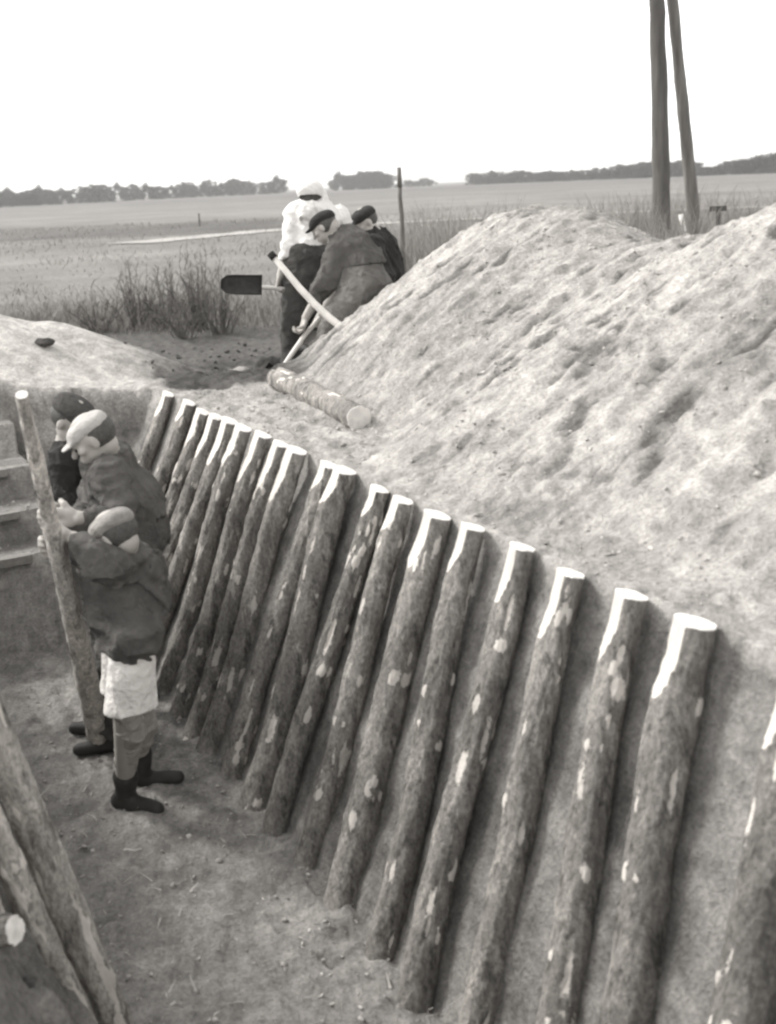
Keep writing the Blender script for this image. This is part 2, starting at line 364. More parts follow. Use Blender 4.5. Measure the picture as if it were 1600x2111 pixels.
# ------------------------------------------------------------------ bark-covered poles
def log_mesh(p_top, p_foot, r_top, r_foot, seed, facet=None, nr=40, nl=150, knots=7, peels=3, bend=.02, viewdir=None, big=None):
    """verts in local coordinates about p_foot; returns V, quads, peel, cap data"""
    rg = np.random.default_rng(seed)
    ax = p_top - p_foot; L = np.linalg.norm(ax); ax = ax / L
    e1 = viewdir - ax * (viewdir @ ax); e1 /= np.linalg.norm(e1); e2 = np.cross(ax, e1)
    t = np.linspace(0, 1, nl)[:, None]; th = np.linspace(0, 2 * np.pi, nr, endpoint=False)[None, :]
    r = r_foot + (r_top - r_foot) * t + th * 0
    x_ = th * 2.2; ph = seed * 3.7
    nse = vnoise3(np.cos(th) * 1.6 + ph + t * 0, np.sin(th) * 1.6 + t * 0, t * L * 5, seed)
    nse2 = vnoise3(np.cos(th) * 6 + ph + t * 0, np.sin(th) * 6 + t * 0, t * L * 26, seed + 9)
    nse3 = vnoise3(np.cos(th) * 3 + ph + t * 0, np.sin(th) * 3 + t * 0, t * L * 12, seed + 5)
    r = r * (1 + .2 * (nse - .5) + .10 * (nse3 - .5)) + .009 * (nse2 - .5)
    peel = np.zeros_like(r)
    for k in range(knots):
        tk = rg.uniform(.04, .93); ak = rg.uniform(-1.5, 1.5) if rg.random() < .85 else rg.uniform(1.6, 4.6)
        cnt = 2 if rg.random() < .35 else 1
        for c in range(cnt):
            a2 = ak + c * rg.uniform(.6, .9); sz = rg.uniform(.006, .014)
            da = (th - a2 + np.pi) % (2 * np.pi) - np.pi
            dd = np.sqrt((da * r_foot / (sz * rg.uniform(.6, 1.0))) ** 2 + ((t - tk) * L / (sz * rg.uniform(1, 2.2))) ** 2) * (1 + 1.3 * (nse2 - .5))
            r = r + .007 * np.exp(-dd ** 2 * .35)
            peel = np.maximum(peel, 1.25 - .6 * dd)
    for k in range(peels):
        tk = rg.uniform(.06, .95); ak = rg.uniform(-1.3, 1.3); ln = rg.uniform(.02, .07); wd = rg.uniform(.005, .014)
        da = (th - ak + np.pi) % (2 * np.pi) - np.pi
        dd = np.sqrt((da * r_foot / wd) ** 2 + ((t - tk) * L / ln) ** 2) + 1.5 * (nse2 - .5)
        r = r - .003 * (dd < .9); peel = np.maximum(peel, 1.05 - .55 * dd)
    if big:
        for (tk, ak, ln, wd) in big:
            da = (th - ak + np.pi) % (2 * np.pi) - np.pi
            dd = np.sqrt((da * r_foot / wd) ** 2 + ((t - tk) * L / ln) ** 2) + .6 * (nse2 - .5)
            peel = np.maximum(peel, 1.3 - .7 * dd)
    px = r * np.cos(th); py = r * np.sin(th)
    if facet:
        fa, flen = facet                                    # angle of the axe-cut flat and its length
        lim0 = .58; s = 1.9 * (1 - (1 - t) * L / flen)                # 1 at the top, 0 where the flat runs out
        nx, ny = math.cos(fa), math.sin(fa)
        lim = r_top * (1.02 - (1.02 - lim0) * np.clip(s, 0, 1)) + .004 * (nse2 - .5)
        dd = px * nx + py * ny; over = np.where(s > 0, np.maximum(dd - lim, 0), 0)
        px = px - over * nx; py = py - over * ny
        peel = np.where(over > .0012, 1.6, peel)
    tilt = -.28 * px * sm(.90, 1.0, t) if facet else 0 * px
    b1, b2 = rg.uniform(-1, 1, 2) * bend
    cx = b1 * np.sin(np.pi * t * 1.0) ; cy = b2 * np.sin(np.pi * t * 1.7)
    V = ((t * L + tilt)[..., None] * ax + (px + cx)[..., None] * e1 + (py + cy)[..., None] * e2).reshape(-1, 3)
    ii = np.arange(nl * nr).reshape(nl, nr); nx_ = np.roll(ii, -1, 1)
    Q = np.stack([ii[:-1], nx_[:-1], nx_[1:], ii[1:]], -1).reshape(-1, 4)
    topring = V[(nl - 1) * nr:]; footring = V[:nr]
    return V, Q, peel.reshape(-1), topring, footring, ax
def cap_mesh(name, ring, axdir, mat, parent, seed=0, dome=.003, rimout=1.0):
    rg = np.random.default_rng(seed); c = ring.mean(0); V = []; F = []; nr = len(ring); K = 4
    for k in range(K):
        s = [1.0, .97, .6, .25][k]
        V += [c + (p - c) * s * rimout + axdir * ([0, dome, dome * 1.2, dome * 1.4][k]) for p in ring]
    V.append(c + axdir * dome * 1.5)
    bm = bmesh.new(); vs = [bm.verts.new(v) for v in V]
    for k in range(K - 1):
        for i in range(nr): j = (i + 1) % nr; bm.faces.new((vs[k * nr + i], vs[k * nr + j], vs[(k + 1) * nr + j], vs[(k + 1) * nr + i]))
    for i in range(nr): bm.faces.new((vs[(K - 1) * nr + i], vs[(K - 1) * nr + (i + 1) % nr], vs[-1]))
    return obj_bm(name, bm, mat, parent, smooth=False)
def make_log(name, p_top, p_foot, r_top, r_foot, seed, viewdir, capmat=None, both=False, shaft=None, **kw):
    root = empty(name, p_foot)
    V, Q, peel, tr, fr, ax = log_mesh(p_top, p_foot, r_top, r_foot, seed, viewdir=viewdir, **kw)
    mesh_np('shaft', V, Q, shaft or m_bark, root, attrs={'peel': peel})
    cap_mesh('cut_end', tr, ax, capmat or m_cut, root, seed)
    if both: cap_mesh('cut_end', fr, -ax, capmat or m_cut, root, seed + 1)
    return root

TOPS = [3.57, 3.20, 2.97, 2.77, 2.56, 2.32, 2.08, 1.87, 1.68, 1.40, 1.21, .95, .72, .50, .25, 0.0, -.28, -.56, -.81, -1.15]
KS = [1, 10, 11, 12, 13, 14, 15, 16, 20]; DUS = [.10, -.04, -.10, -.06, -.12, -.20, -.24, -.25, -.30]
RT = [.042, .045, .045, .048, .05, .05, .05, .048, .056, .05, .06, .046, .05, .062, .052, .05, .052, .054, .068, .07]
FAC = [.16, .12, .22, .24, .25, .22, .25, .22, .26, .12, .15, .12, .13, .22, .17, .19, .21, .20, .21, .2]
ORD = ['pole at the far end of the trench wall row, beside the earth end wall', 'second pole from the far end of the trench wall row', 'third pole from the far end of the trench wall row',
 'fourth pole from the far end, long white axe cut on it', 'fifth pole from the far end, long white axe cut on it', 'sixth pole from the far end of the trench wall row',
 'seventh pole from the far end of the trench wall row', 'eighth pole from the far end of the trench wall row', 'ninth pole from the far end, wide gap on its near side',
 'tenth pole from the far end, first one after the wide gap', 'eleventh pole from the far end, thick dark head under a white top', 'slim bark pole, twelfth from the far end of the row',
 'bark pole with short white top, seventh visible from the near right end', 'thick bark pole with broad white axe cut, sixth visible from the right end', 'bark pole with white cut and white spot under it, fifth visible from the right end',
 'bark pole with thin white edged top, fourth visible from the right end', 'smooth dark pole with long white cut, third visible from the right end', 'gnarled pole with white knots at its head, second visible from the right end',
 'thickest bark pole with wide white top, last visible top at the near right', 'nearest pole of the row, cut off by the right edge, top not seen']
for i, tu in enumerate(TOPS):
    du = float(np.interp(i + 1, KS, DUS)); rg = np.random.default_rng(100 + i)
    pt = W(tu, .035, .015 + rg.uniform(-.01, .012)); pf = W(tu + du + rg.uniform(-.015, .015), .60 + .045, -1.42)
    view = W(-2.8, 2.0, .2) - pt; view[2] = 0; view /= np.linalg.norm(view)
    # flat faces up the trench: image-left of the axis
    big = None
    if i == 17: big = [(.84, .35, .03, .018), (.87, -.1, .02, .012)]
    if i == 19: big = [(.84, .2, .035, .03), (.72, .6, .06, .012)]
    if i == 15: big = [(.80, .0, .02, .02), (.55, -.5, .05, .014)]
    if i == 13: big = [(.62, .5, .025, .022), (.62, -.2, .025, .02)]
    if i == 18: big = [(.3, .2, .02, .014)]
    o = make_log('timber_post', pt, pf, RT[i] * .90, RT[i] * 1.0 + .006, 500 + i, view, facet=(-1.28, FAC[i]), knots=int(rg.integers(6, 12)), peels=int(rg.integers(3, 7)), big=big)
    tag(o, ORD[i], 'timber post', 'bark-covered poles lining the trench wall')

# loose log on the bank
a = sight(742, 868, 5.42); b_ = sight(575, 790, 6.75)
ua, va = uvof(a); ub, vb = uvof(b_)
a = np.array([a[0], a[1], ground_z(ua, va) + .05]); b_ = np.array([b_[0], b_[1], ground_z(ub, vb) + .05])
o = make_log('loose_log', a, b_, .066, .072, 77, np.array([0, -.5, .85]), capmat=m_endgrain, both=True, shaft=m_barkl, knots=3, peels=7, bend=.006)
tag(o, 'cut log lying loose on the bank between the posts and the spoil mound', 'log')

# two poles leaning in the near left corner, and a sawn stub
o = make_log('leaning_pole', sight(-58, 1392, 2.85), W(.02, 1.43, -1.4), .046, .052, 81, np.array([.1, -1, .25]), shaft=m_barkp, knots=3, peels=9, bend=.004, big=[(.42, -.95, .05, .012), (.35, .9, .2, .012)])
tag(o, 'thickest bark pole leaning in the near left corner, rightmost of the three', 'pole', 'poles leaning in the near left corner')
o = make_log('leaning_pole', sight(-80, 1560, 2.72), W(-.02, 1.505, -1.4), .034, .040, 83, np.array([.1, -1, .25]), shaft=m_barkp, knots=4, peels=9, bend=.004, big=[(.45, -.9, .3, .012), (.3, .9, .12, .012)])
tag(o, 'thin pole leaning in the near left corner, in the middle of the three', 'pole', 'poles leaning in the near left corner')
o = make_log('leaning_pole', sight(-160, 1600, 2.6), W(-.06, 1.59, -1.4), .030, .036, 87, np.array([.1, -1, .25]), shaft=m_barkp, knots=2, peels=8, bend=.004)
tag(o, 'slimmest leaning pole, leftmost one beside the bright sawn stub', 'pole', 'poles leaning in the near left corner')
c0 = sight(30, 1918, 2.45); 
o = make_log('log_stub', c0, c0 + np.array([-.5, .12, -.12]), .034, .05, 85, np.array([0, -1, .3]), shaft=m_barkp, knots=1, peels=1, bend=0)
tag(o, 'log stub with bright white sawn end at the lower left edge', 'log')

# boards on the earth steps at the end of the trench
SB = [(4.35, -.18, .90), (3.95, -.37, .93), (3.6, -.55, .95), (3.3, -.72, .97)]
SL = [None, 'pale board edging the topmost visible earth step at the left end wall', 'pale board edging the middle earth step at the left end wall', 'pale board edging the lowest earth step at the left end wall']
for (us, zs, v0), lab in zip(SB, SL):
    if lab is None: continue
    bm = bmesh.new(); bmesh.ops.create_cube(bm, size=1)
    for v_ in bm.verts:
        u_ = us - .012 + v_.co.x * .028; vv = (v0 + 1.7) / 2 + v_.co.y * (1.7 - v0) + random.uniform(-.004, .004); v_.co = Vector(W(u_, vv, zs - .012 + v_.co.z * .045 + random.uniform(-.006, .006)))
    bmesh.ops.bevel(bm, geom=bm.edges[:], offset=.004, segments=1)
    tag(obj_bm('step_board', bm, m_board, smooth=False), lab, 'board', 'boards edging the earth steps')

# ------------------------------------------------------------------ signed-distance figures (one continuous surface each)
class Sdf:
    def __init__(s, k=.02): s.p = []; s.k = k; s.cuts = []
    def cap(s, a, b, ra, rb, flat=None):       # rounded cone; flat=(dir, factor) squashes the section
        s.p.append(('c', np.array(a, float), np.array(b, float), ra, rb, flat)); return s
    def chain(s, pts, rad, flat=None):
        for i in range(len(pts) - 1): s.cap(pts[i], pts[i + 1], rad[i], rad[i + 1], flat)
        return s
    def ell(s, c, r, R=None): s.p.append(('e', np.array(c, float), np.array(r, float), np.eye(3) if R is None else np.array(R, float), 0, None)); return s
    def cut(s, pt, n): n = np.array(n, float); s.cuts.append((np.array(pt, float), n / np.linalg.norm(n))); return s
    def build(s, h, noise=None):
        lo = np.full(3, 9e9); hi = -lo
        for q in s.p:
            if q[0] == 'c':
                r = max(q[3], q[4]) * 1.15; lo = np.minimum(lo, np.minimum(q[1], q[2]) - r); hi = np.maximum(hi, np.maximum(q[1], q[2]) + r)
            else: r = q[2].max(); lo = np.minimum(lo, q[1] - r); hi = np.maximum(hi, q[1] + r)
        lo = lo - .03; hi = hi + .03; n = np.ceil((hi - lo) / h).astype(int) + 1
        gx, gy, gz = [lo[i] + h * np.arange(n[i]) for i in range(3)]
        D = np.full(tuple(n), .2, dtype=np.float32); k = s.k
        for q in s.p:
            m = max(k * 1.5, .02) + .02
            if q[0] == 'c': r = max(q[3], q[4]) * 1.15; l2 = np.minimum(q[1], q[2]) - r - m; h2 = np.maximum(q[1], q[2]) + r + m
            else: r = q[2].max(); l2 = q[1] - r - m; h2 = q[1] + r + m
            i0 = np.clip(((l2 - lo) / h).astype(int), 0, n); i1 = np.clip(((h2 - lo) / h).astype(int) + 2, 0, n)
            sl = tuple(slice(i0[j], i1[j]) for j in range(3))
            P = np.stack(np.meshgrid(gx[sl[0]], gy[sl[1]], gz[sl[2]], indexing='ij'), -1)
            if q[0] == 'c':
                a, b2, ra, rb, flat = q[1:]
                ab = b2 - a; L2 = ab @ ab + 1e-12; t = np.clip(((P - a) @ ab) / L2, 0, 1); dv = P - a - t[..., None] * ab
                if flat is not None:
                    fd = np.array(flat[0], float); fd /= np.linalg.norm(fd); cmp_ = dv @ fd; dv = dv + (cmp_ * (flat[1] - 1))[..., None] * fd
                d = np.linalg.norm(dv, axis=-1) - (ra + t * (rb - ra))
            else:
                c, r, R = q[1:4]; pl = (P - c) @ R; kk = np.linalg.norm(pl / r, axis=-1); kk2 = np.linalg.norm(pl / (r * r), axis=-1) + 1e-9
                d = kk * (kk - 1) / kk2
            o = D[sl]; hh = np.clip(.5 + .5 * (o - d) / k, 0, 1)
            D[sl] = o * (1 - hh) + d * hh - k * hh * (1 - hh)
        P = None
        if s.cuts or noise:
            P = np.stack(np.meshgrid(gx, gy, gz, indexing='ij'), -1)
            if noise:
                for (amp, fr, sx, seed) in noise:
                    sk = (P[..., 2] * .55 * fr) if seed >= 70 else 0.0     # slanting drapes
                    nn = vnoise3(P[..., 0] * fr * sx[0] + seed + sk, P[..., 1] * fr * sx[1], P[..., 2] * fr * sx[2], seed)
                    D = D + (amp * 2 * (nn - .5) if seed < 50 else amp * (.75 - np.minimum(np.abs(nn - .5) * 9, 1.0)) * -1)
            for (pt, nn) in s.cuts: D = np.maximum(D, (P - pt) @ nn)
        D[0] = D[-1] = .1; D[:, 0] = D[:, -1] = .1; D[:, :, 0] = D[:, :, -1] = .1
        # surface nets
        S = D < 0; nx, ny, nz = D.shape
        acc = np.zeros((nx - 1, ny - 1, nz - 1, 3), np.float32); cnt = np.zeros((nx - 1, ny - 1, nz - 1), np.float32)
        offs = [(0, 0), (0, 1), (1, 0), (1, 1)]
        for ax in range(3):
            for (p_, q_) in offs:
                o = [0, 0, 0]; oth = [j for j in range(3) if j != ax]; o[oth[0]] = p_; o[oth[1]] = q_
                sa = tuple(slice(o[j], o[j] + D.shape[j] - 1) for j in range(3)); o2 = list(o); o2[ax] += 1
                sb = tuple(slice(o2[j], o2[j] + D.shape[j] - 1) for j in range(3))
                da, db = D[sa], D[sb]; cr = (da < 0) != (db < 0); t = np.where(cr, da / np.where(cr, da - db, 1), 0)
                pos = np.zeros(da.shape + (3,), np.float32)
                for j in range(3): pos[..., j] = o[j]
                pos[..., ax] += t; acc += pos * cr[..., None]; cnt += cr
        act = cnt > 0; vid = np.full(act.shape, -1, np.int64); vid[act] = np.arange(act.sum())
        ijk = np.argwhere(act).astype(np.float32); V = (ijk + acc[act] / cnt[act][:, None]) * h + lo
        Q = []
        for ax in range(3):
            oth = [j for j in range(3) if j != ax]
            sa = [slice(1, D.shape[j] - 1) for j in range(3)]; sa[ax] = slice(0, D.shape[ax] - 1)
            sb = list(sa); sb[ax] = slice(1, D.shape[ax])
            A = S[tuple(sa)]; B = S[tuple(sb)]; cr = np.argwhere(A != B)
            if len(cr) == 0: continue
            inn = A[tuple(cr.T)]
            base = cr.copy(); base[:, oth[0]] += 1; base[:, oth[1]] += 1
            def vv(d0, d1):
                c2 = base.copy(); c2[:, oth[0]] -= d0; c2[:, oth[1]] -= d1; return vid[c2[:, 0], c2[:, 1], c2[:, 2]]
            q4 = np.stack([vv(1, 1), vv(0, 1), vv(0, 0), vv(1, 0)], -1)
            flip = inn if ax != 1 else ~inn
            q4[~flip] = q4[~flip][:, ::-1]; Q.append(q4)
        return V, np.concatenate(Q)
def fig_part(name, s, h, mat, root, noise=None):
    V, Q = s.build(h, noise); o0 = np.array(root.location)
    # light smoothing
    n = len(V); nb = np.zeros((n, 3)); c = np.zeros(n)
    for _ in range(1):
        nb[:] = 0; c[:] = 0
        for i in range(4):
            a_, b2 = Q[:, i], Q[:, (i + 1) % 4]
            np.add.at(nb, a_, V[b2]); np.add.at(c, a_, 1); np.add.at(nb, b2, V[a_]); np.add.at(c, b2, 1)
        V = V * .6 + .4 * nb / c[:, None]
    return mesh_np(name, V - o0, Q, mat, root)
def unit(x): x = np.array(x, float); return x / np.linalg.norm(x)
def frame(fwd, upv): f_ = unit(fwd); r_ = unit(np.cross(f_, upv)); u_ = np.cross(r_, f_); return np.stack([r_, f_, u_], 1)   # columns: right, forward, up
WR = [(.008, 7, (.8, .8, 1.2), 3), (.010, 9, (.7, .7, 1.3), 53), (.016, 10, (1, 1, .3), 73), (.010, 20, (1, 1, .3), 78), (.003, 40, (1, 1, 1), 5)]          # cloth folds

def head(s, c, R, k=1.0):
    """skull, jaw, nose, ears, brow, lips; c is the skull centre, R columns right/forward/up"""
    L = lambda x, y, z: c + R @ (np.array([x, y, z]) * k)
    s.ell(c + R @ np.array([0, -.008, .02]), (.074 * k, .094 * k, .088 * k), R)
    s.ell(L(0, .022, -.048), (.056 * k, .066 * k, .062 * k), R)
    s.cap(L(0, .062, -.088), L(0, .05, -.085), .022 * k, .02 * k)
    s.cap(L(0, .088, .004), L(0, .108, -.030), .009 * k, .014 * k)
    s.cap(L(-.03, .082, .012), L(.03, .082, .012), .012 * k, .012 * k)
    s.cap(L(-.018, .088, -.058), L(.018, .088, -.058), .008 * k, .008 * k)
    s.cap(L(-.017, .086, -.071), L(.017, .086, -.071), .007 * k, .007 * k)
    for e in (-1, 1): s.ell(L(e * .076, -.008, -.012), (.010 * k, .019 * k, .031 * k), R); s.ell(L(e * .045, .06, -.02), (.022 * k, .022 * k, .02 * k), R)
def cuff(par, root, c, d, r, mat, h, name='cuff', w=.018):
    d = unit(d); s = Sdf(.004); s.cap(np.array(c) - d * w, np.array(c) + d * w, r, r); s.cut(np.array(c) + d * w, d); s.cut(np.array(c) - d * w, -d)
    o = fig_part(name, s, h, mat, root); o.parent = par; return o
def pocket(par, root, c, nrm, upv, w, hgt, mat, h):
    n_ = unit(nrm); u_ = unit(np.array(upv) - n_ * (np.array(upv) @ n_)); r_ = np.cross(u_, n_); s = Sdf(.004)
    for i in range(5):
        a = (i / 4 - .5) * w; s.cap(np.array(c) + r_ * a - u_ * hgt / 2 - n_ * abs(a) * .25, np.array(c) + r_ * a + u_ * hgt / 2 - n_ * abs(a) * .25, .016, .016)
    o = fig_part('pocket', s, h, mat, root, [(.003, 30, (1, 1, 1), 4)]); o.parent = par; return o
def hand(s, wrist, pdir, palmn, curl=1.0, side=1):
    """palm and five curled fingers; pdir from wrist to knuckles, palmn out of the palm"""
    p = unit(pdir); n_ = unit(np.array(palmn) - p * (np.array(palmn) @ p)); a = np.cross(n_, p) * side
    w0 = np.array(wrist)
    s.cap(w0, w0 + p * .03, .024, .026, (n_, 1.5)); s.cap(w0 + p * .03 + a * .016, w0 + p * .078 + a * .024, .022, .019, (n_, 1.4)); s.cap(w0 + p * .03 - a * .016, w0 + p * .074 - a * .024, .022, .018, (n_, 1.4))
    for i, (off, ln) in enumerate(((.032, .9), (.011, 1.0), (-.011, .94), (-.032, .76))):
        b0 = w0 + p * .082 + a * off; ang = 0; pts = [b0]; 
        for j, seg in enumerate((.042, .027, .021)):
            ang += curl * (.75, .95, .7)[j] * (1 + .06 * i); pts.append(pts[-1] + (p * math.cos(ang) + n_ * math.sin(ang)) * seg * ln)
        s.chain(pts, [.0095, .0088, .0082, .0072])
    t0 = w0 + p * .028 + a * .026; t1 = t0 + unit(p * .75 + a * .7 + n_ * .35) * .042; t2 = t1 + unit(p * .7 + a * .1 + n_ * .9) * .03; t3 = t2 + unit(p * .35 - a * .3 + n_ * 1) * .022
    s.chain([t0, t1, t2, t3], [.014, .0115, .010, .0085])
def flat_cap(root, c, R, mat, h, k=1.0, tilt=0.0):
    s = Sdf(.012); L = lambda x, y, z: c + R @ (np.array([x, y, z]) * k)
    s.ell(L(0, -.012, .064), (.096 * k, .118 * k, .054 * k), R); s.cap(L(0, .03, .045), L(0, -.05, .045), .084 * k, .084 * k, (R[:, 2], 2.2))
    s.ell(L(0, .112, .038), (.068 * k, .055 * k, .011 * k), R)
    return fig_part('cap', s, h, mat, root, [(.004, 18, (1, 1, 1), 4)])
def hair(root, c, R, h, k=1.0):
    s = Sdf(.01); s.ell(c + R @ np.array([0, -.028, .012]) * k, (.081 * k, .084 * k, .080 * k), R); s.cut(c + R @ np.array([0, .03, 0]), R @ np.array([0, 1, .0])); 
    s.cut(c + R @ np.array([0, 0, -.06]), R @ np.array([0, 0, -1]))
    return fig_part('hair', s, h, m_hair, root, [(.003, 60, (1, 1, 1), 4)])
def eyes(root, c, R):
    for e in (-1, 1):
        bm = bmesh.new(); bmesh.ops.create_icosphere(bm, subdivisions=2, radius=.006, matrix=Matrix.Translation(Vector(c + R @ np.array([e * .031, .080, -.008]) - np.array(root.location))))
        obj_bm('eye', bm, m_black, root)
def boot(root, ankle, fwd, h, gz=None, mat=None, tall=.2, shin=None):
    f_ = unit([fwd[0], fwd[1], 0]); a = np.array(ankle, float); s = Sdf(.015)
    sole = (gz if gz is not None else a[2] - .09)
    up_ = unit(np.array(shin) - a) if shin is not None else np.array([0, 0, 1.0])
    s.cap(a + up_ * tall, a - np.array([0, 0, .02]), .050, .042)
    s.cap(np.array([a[0], a[1], sole + .045]) - f_ * .035, np.array([a[0], a[1], sole + .04]) + f_ * .15, .040, .030, (np.cross(f_, [0, 0, 1]), .98))
    s.cut([a[0], a[1], sole], [0, 0, -1])
    return fig_part('boot', s, h, mat or m_boot, root, [(.003, 25, (1, 1, 1), 4)])

# ---- man standing in the trench, holding a pole
FM = FLOOR
def trench_stooping():
    P = lambda x, y, d=4.08: sight(x, y, d)
    foot = P(262, 1690); foot[2] = FM; root = empty('person', foot)
    hc = P(236, 1104, 4.03); HR = frame([-.86, .30, -.50], [0, 0, 1]); K = .86
    neck = P(256, 1138, 4.08); shL = P(232, 1166, 3.95); shR = P(262, 1156, 4.26); chest = P(252, 1190, 4.12); belly = P(258, 1248, 4.1); pelvis = P(262, 1302, 4.08)
    hipL = P(280, 1308, 3.99); hipR = P(246, 1308, 4.18); kneeL = P(258, 1458, 3.96); kneeR = P(284, 1448, 4.20)
    ankL = P(258, 1618, 4.26); ankR = P(292, 1600, 4.42); ankL[2] = FM + .10; ankR[2] = FM + .10
    elL = P(203, 1158, 3.93); wrL = P(152, 1110, 4.08); elR = P(208, 1150, 4.36); wrR = P(150, 1122, 4.24)
    s = Sdf(.02)
    s.cap(neck, hc - HR[:, 2] * .04 - HR[:, 1] * .03, .05, .048); s.chain([neck, chest, belly, pelvis], [.065, .10, .09, .085]); s.cap(shL, shR, .05, .05)
    s.chain([shL, elL, wrL], [.048, .038, .026]); s.chain([shR, elR, wrR], [.048, .038, .026])
    s.chain([hipL, kneeL, ankL], [.052, .046, .038]); s.chain([hipR, kneeR, ankR], [.052, .046, .038])
    head(s, hc, HR, K); s.k = .012
    hand(s, wrL, [-1, .05, .02], [-.1, 1, .1], .95, 1); hand(s, wrR, [-1, -.1, .05], [-.1, -1, .1], .95, -1)
    fig_part('body', s, .0058, m_skin, root)
    j = Sdf(.028)
    j.chain([neck + [0, 0, -.02], chest, belly, pelvis], [.075, .142, .138, .120]); j.cap(chest + [.05, .02, .0], belly + [.04, .02, 0], .11, .115); j.cap(chest + [-.06, 0, -.02], belly + [-.05, 0, .0], .10, .10)
    j.cap(shL, shR, .07, .07); j.chain([shL, elL, P(172, 1130, 4.01)], [.072, .062, .050]); j.chain([shR, elR, P(172, 1134, 4.3)], [.068, .058, .048])
    j.cap(neck + [.02, .0, -.005], neck + [-.03, -.02, -.01], .064, .06)
    j.chain([hipL, P(270, 1350, 4.0)], [.104, .096]); j.chain([hipR, P(254, 1350, 4.16)], [.104, .096])
    j.cut(P(262, 1330, 4.08), [-.22, 0, -1])
    jk = fig_part('jacket', j, .0075, m_jacket, root, WR)
    cuff(jk, root, P(168, 1126, 4.03), wrL - elL, .050, m_jacket, .006)
    t = Sdf(.028); t.chain([P(275, 1325, 4.0), P(266, 1460, 3.98)], [.088, .096]); t.chain([P(252, 1325, 4.16), P(262, 1450, 4.18)], [.088, .096])
    t.cut(P(262, 1450, 4.03), [.05, 0, -1])
    fig_part('short_trousers', t, .0075, m_paletr, root, [(.010, 9, (1, 1, .8), 3), (.010, 10, (1, 1, .5), 59)])
    for a_, k_ in ((ankL, kneeL), (ankR, kneeR)):
        l = Sdf(.01); l.chain([k_, k_ * .68 + a_ * .32 + [.02, .01, 0], k_ * .3 + a_ * .7 + [.0, .01, 0], a_ + [0, 0, .03]], [.050, .055, .043, .036]); fig_part('legging', l, .008, m_wrap, root, [(.010, 22, (.5, .5, 1.6), 53), (.005, 30, (.4, .4, 1.6), 3)])
    boot(root, ankL, [.75, -.35, 0], .008, FM - .005, shin=kneeL, tall=.10); boot(root, ankR, [1, .1, 0], .008, FM - .005, shin=kneeR, tall=.10)
    flat_cap(root, hc, frame([-.86, .2, -.45], [0, 0, 1]), m_captweed, .006, .78); hair(root, hc, HR, .007, .88); eyes(root, hc, HR)
    tag(root, 'stooping man in dark jacket and pale knee-length trousers, nearest figure in the trench', 'person')
trench_stooping()

def trench_man():
    P = lambda x, y, d=4.75: sight(x, y, d)
    foot = P(222, 1500, 4.85); foot[2] = FM; root = empty('person', foot)
    hc = P(190, 902, 4.66); HR = frame([-.93, -.2, -.5], [0, 0, 1]); K = .95
    neck = P(222, 944, 4.72); shL = P(226, 984, 4.56); shR = P(216, 984, 4.90); chest = P(245, 1035, 4.76); belly = P(258, 1120, 4.76); pelvis = P(255, 1205, 4.76)
    hipL = P(262, 1235, 4.66); hipR = P(240, 1235, 4.86); kneeL = P(236, 1355, 4.66); kneeR = P(228, 1355, 4.90); ankL = P(226, 1480, 4.80); ankR = P(214, 1470, 4.98); ankL[2] = FM + .1; ankR[2] = FM + .1
    elL = P(246, 1082, 4.42); wrL = P(164, 1068, 4.30); elR = P(180, 1075, 4.72); wrR = P(146, 1066, 4.42)
    s = Sdf(.022)
    s.cap(neck, hc - HR[:, 2] * .05 - HR[:, 1] * .03, .054, .052); s.chain([neck, chest, belly, pelvis], [.07, .125, .115, .12]); s.cap(shL, shR, .055, .055)
    s.chain([shL, elL, wrL], [.052, .040, .028]); s.chain([shR, elR, wrR], [.052, .040, .028]); s.chain([hipL, kneeL, ankL], [.085, .058, .042]); s.chain([hipR, kneeR, ankR], [.085, .058, .042])
    head(s, hc, HR, K); s.k = .012
    hand(s, wrL, [-1, .05, .02], [-.1, 1, .1], .95, 1); hand(s, wrR, [-1, -.1, .05], [-.1, -1, .1], .95, -1)
    fig_part('body', s, .0062, m_skin, root)
    j = Sdf(.03)
    j.chain([neck + [0, 0, -.03], chest, belly, pelvis], [.09, .160, .155, .155], ([0, 1, 0], .85)); j.cap(chest + [.05, .03, .0], belly + [.065, .03, .04], .13, .13)
    j.cap(shL, shR, .08, .08); j.chain([shL, P(246, 1036, 4.5), elL, P(205, 1074, 4.36), P(178, 1069, 4.32)], [.084, .074, .068, .058, .046]); j.chain([shR, elR, P(160, 1068, 4.50)], [.075, .060, .046])
    j.cap(neck + [.02, .03, -.01], neck + [-.03, -.02, -.015], .078, .074)
    j.cut(P(255, 1225, 4.76), [-.05, 0, -1])
    jk = fig_part('jacket', j, .008, m_jacket, root, WR)
    pocket(jk, root, P(226, 1135, 4.62), [-.2, -1, .05], [0, 0, 1], .11, .04, m_jacket, .006)
    b = Sdf(.03); b.chain([pelvis, hipL, kneeL, ankL], [.14, .115, .085, .065]); b.chain([pelvis, hipR, kneeR, ankR], [.14, .115, .085, .065]); b.cut([0, 0, FM + .09], [0, 0, -1])
    fig_part('trousers', b, .009, m_breech, root, WR)
    boot(root, ankL, [-.9, -.2, 0], .009, FM - .005, tall=.08); boot(root, ankR, [-.9, .1, 0], .009, FM - .005, tall=.08)
    flat_cap(root, hc, frame([-.9, -.2, -.62], [0, 0, 1]), m_cappale, .007, .80); hair(root, hc, HR, .008, .96); eyes(root, hc, HR)
    tag(root, 'upright man in pale flat cap, middle one of the three men in the trench', 'person')
trench_man()

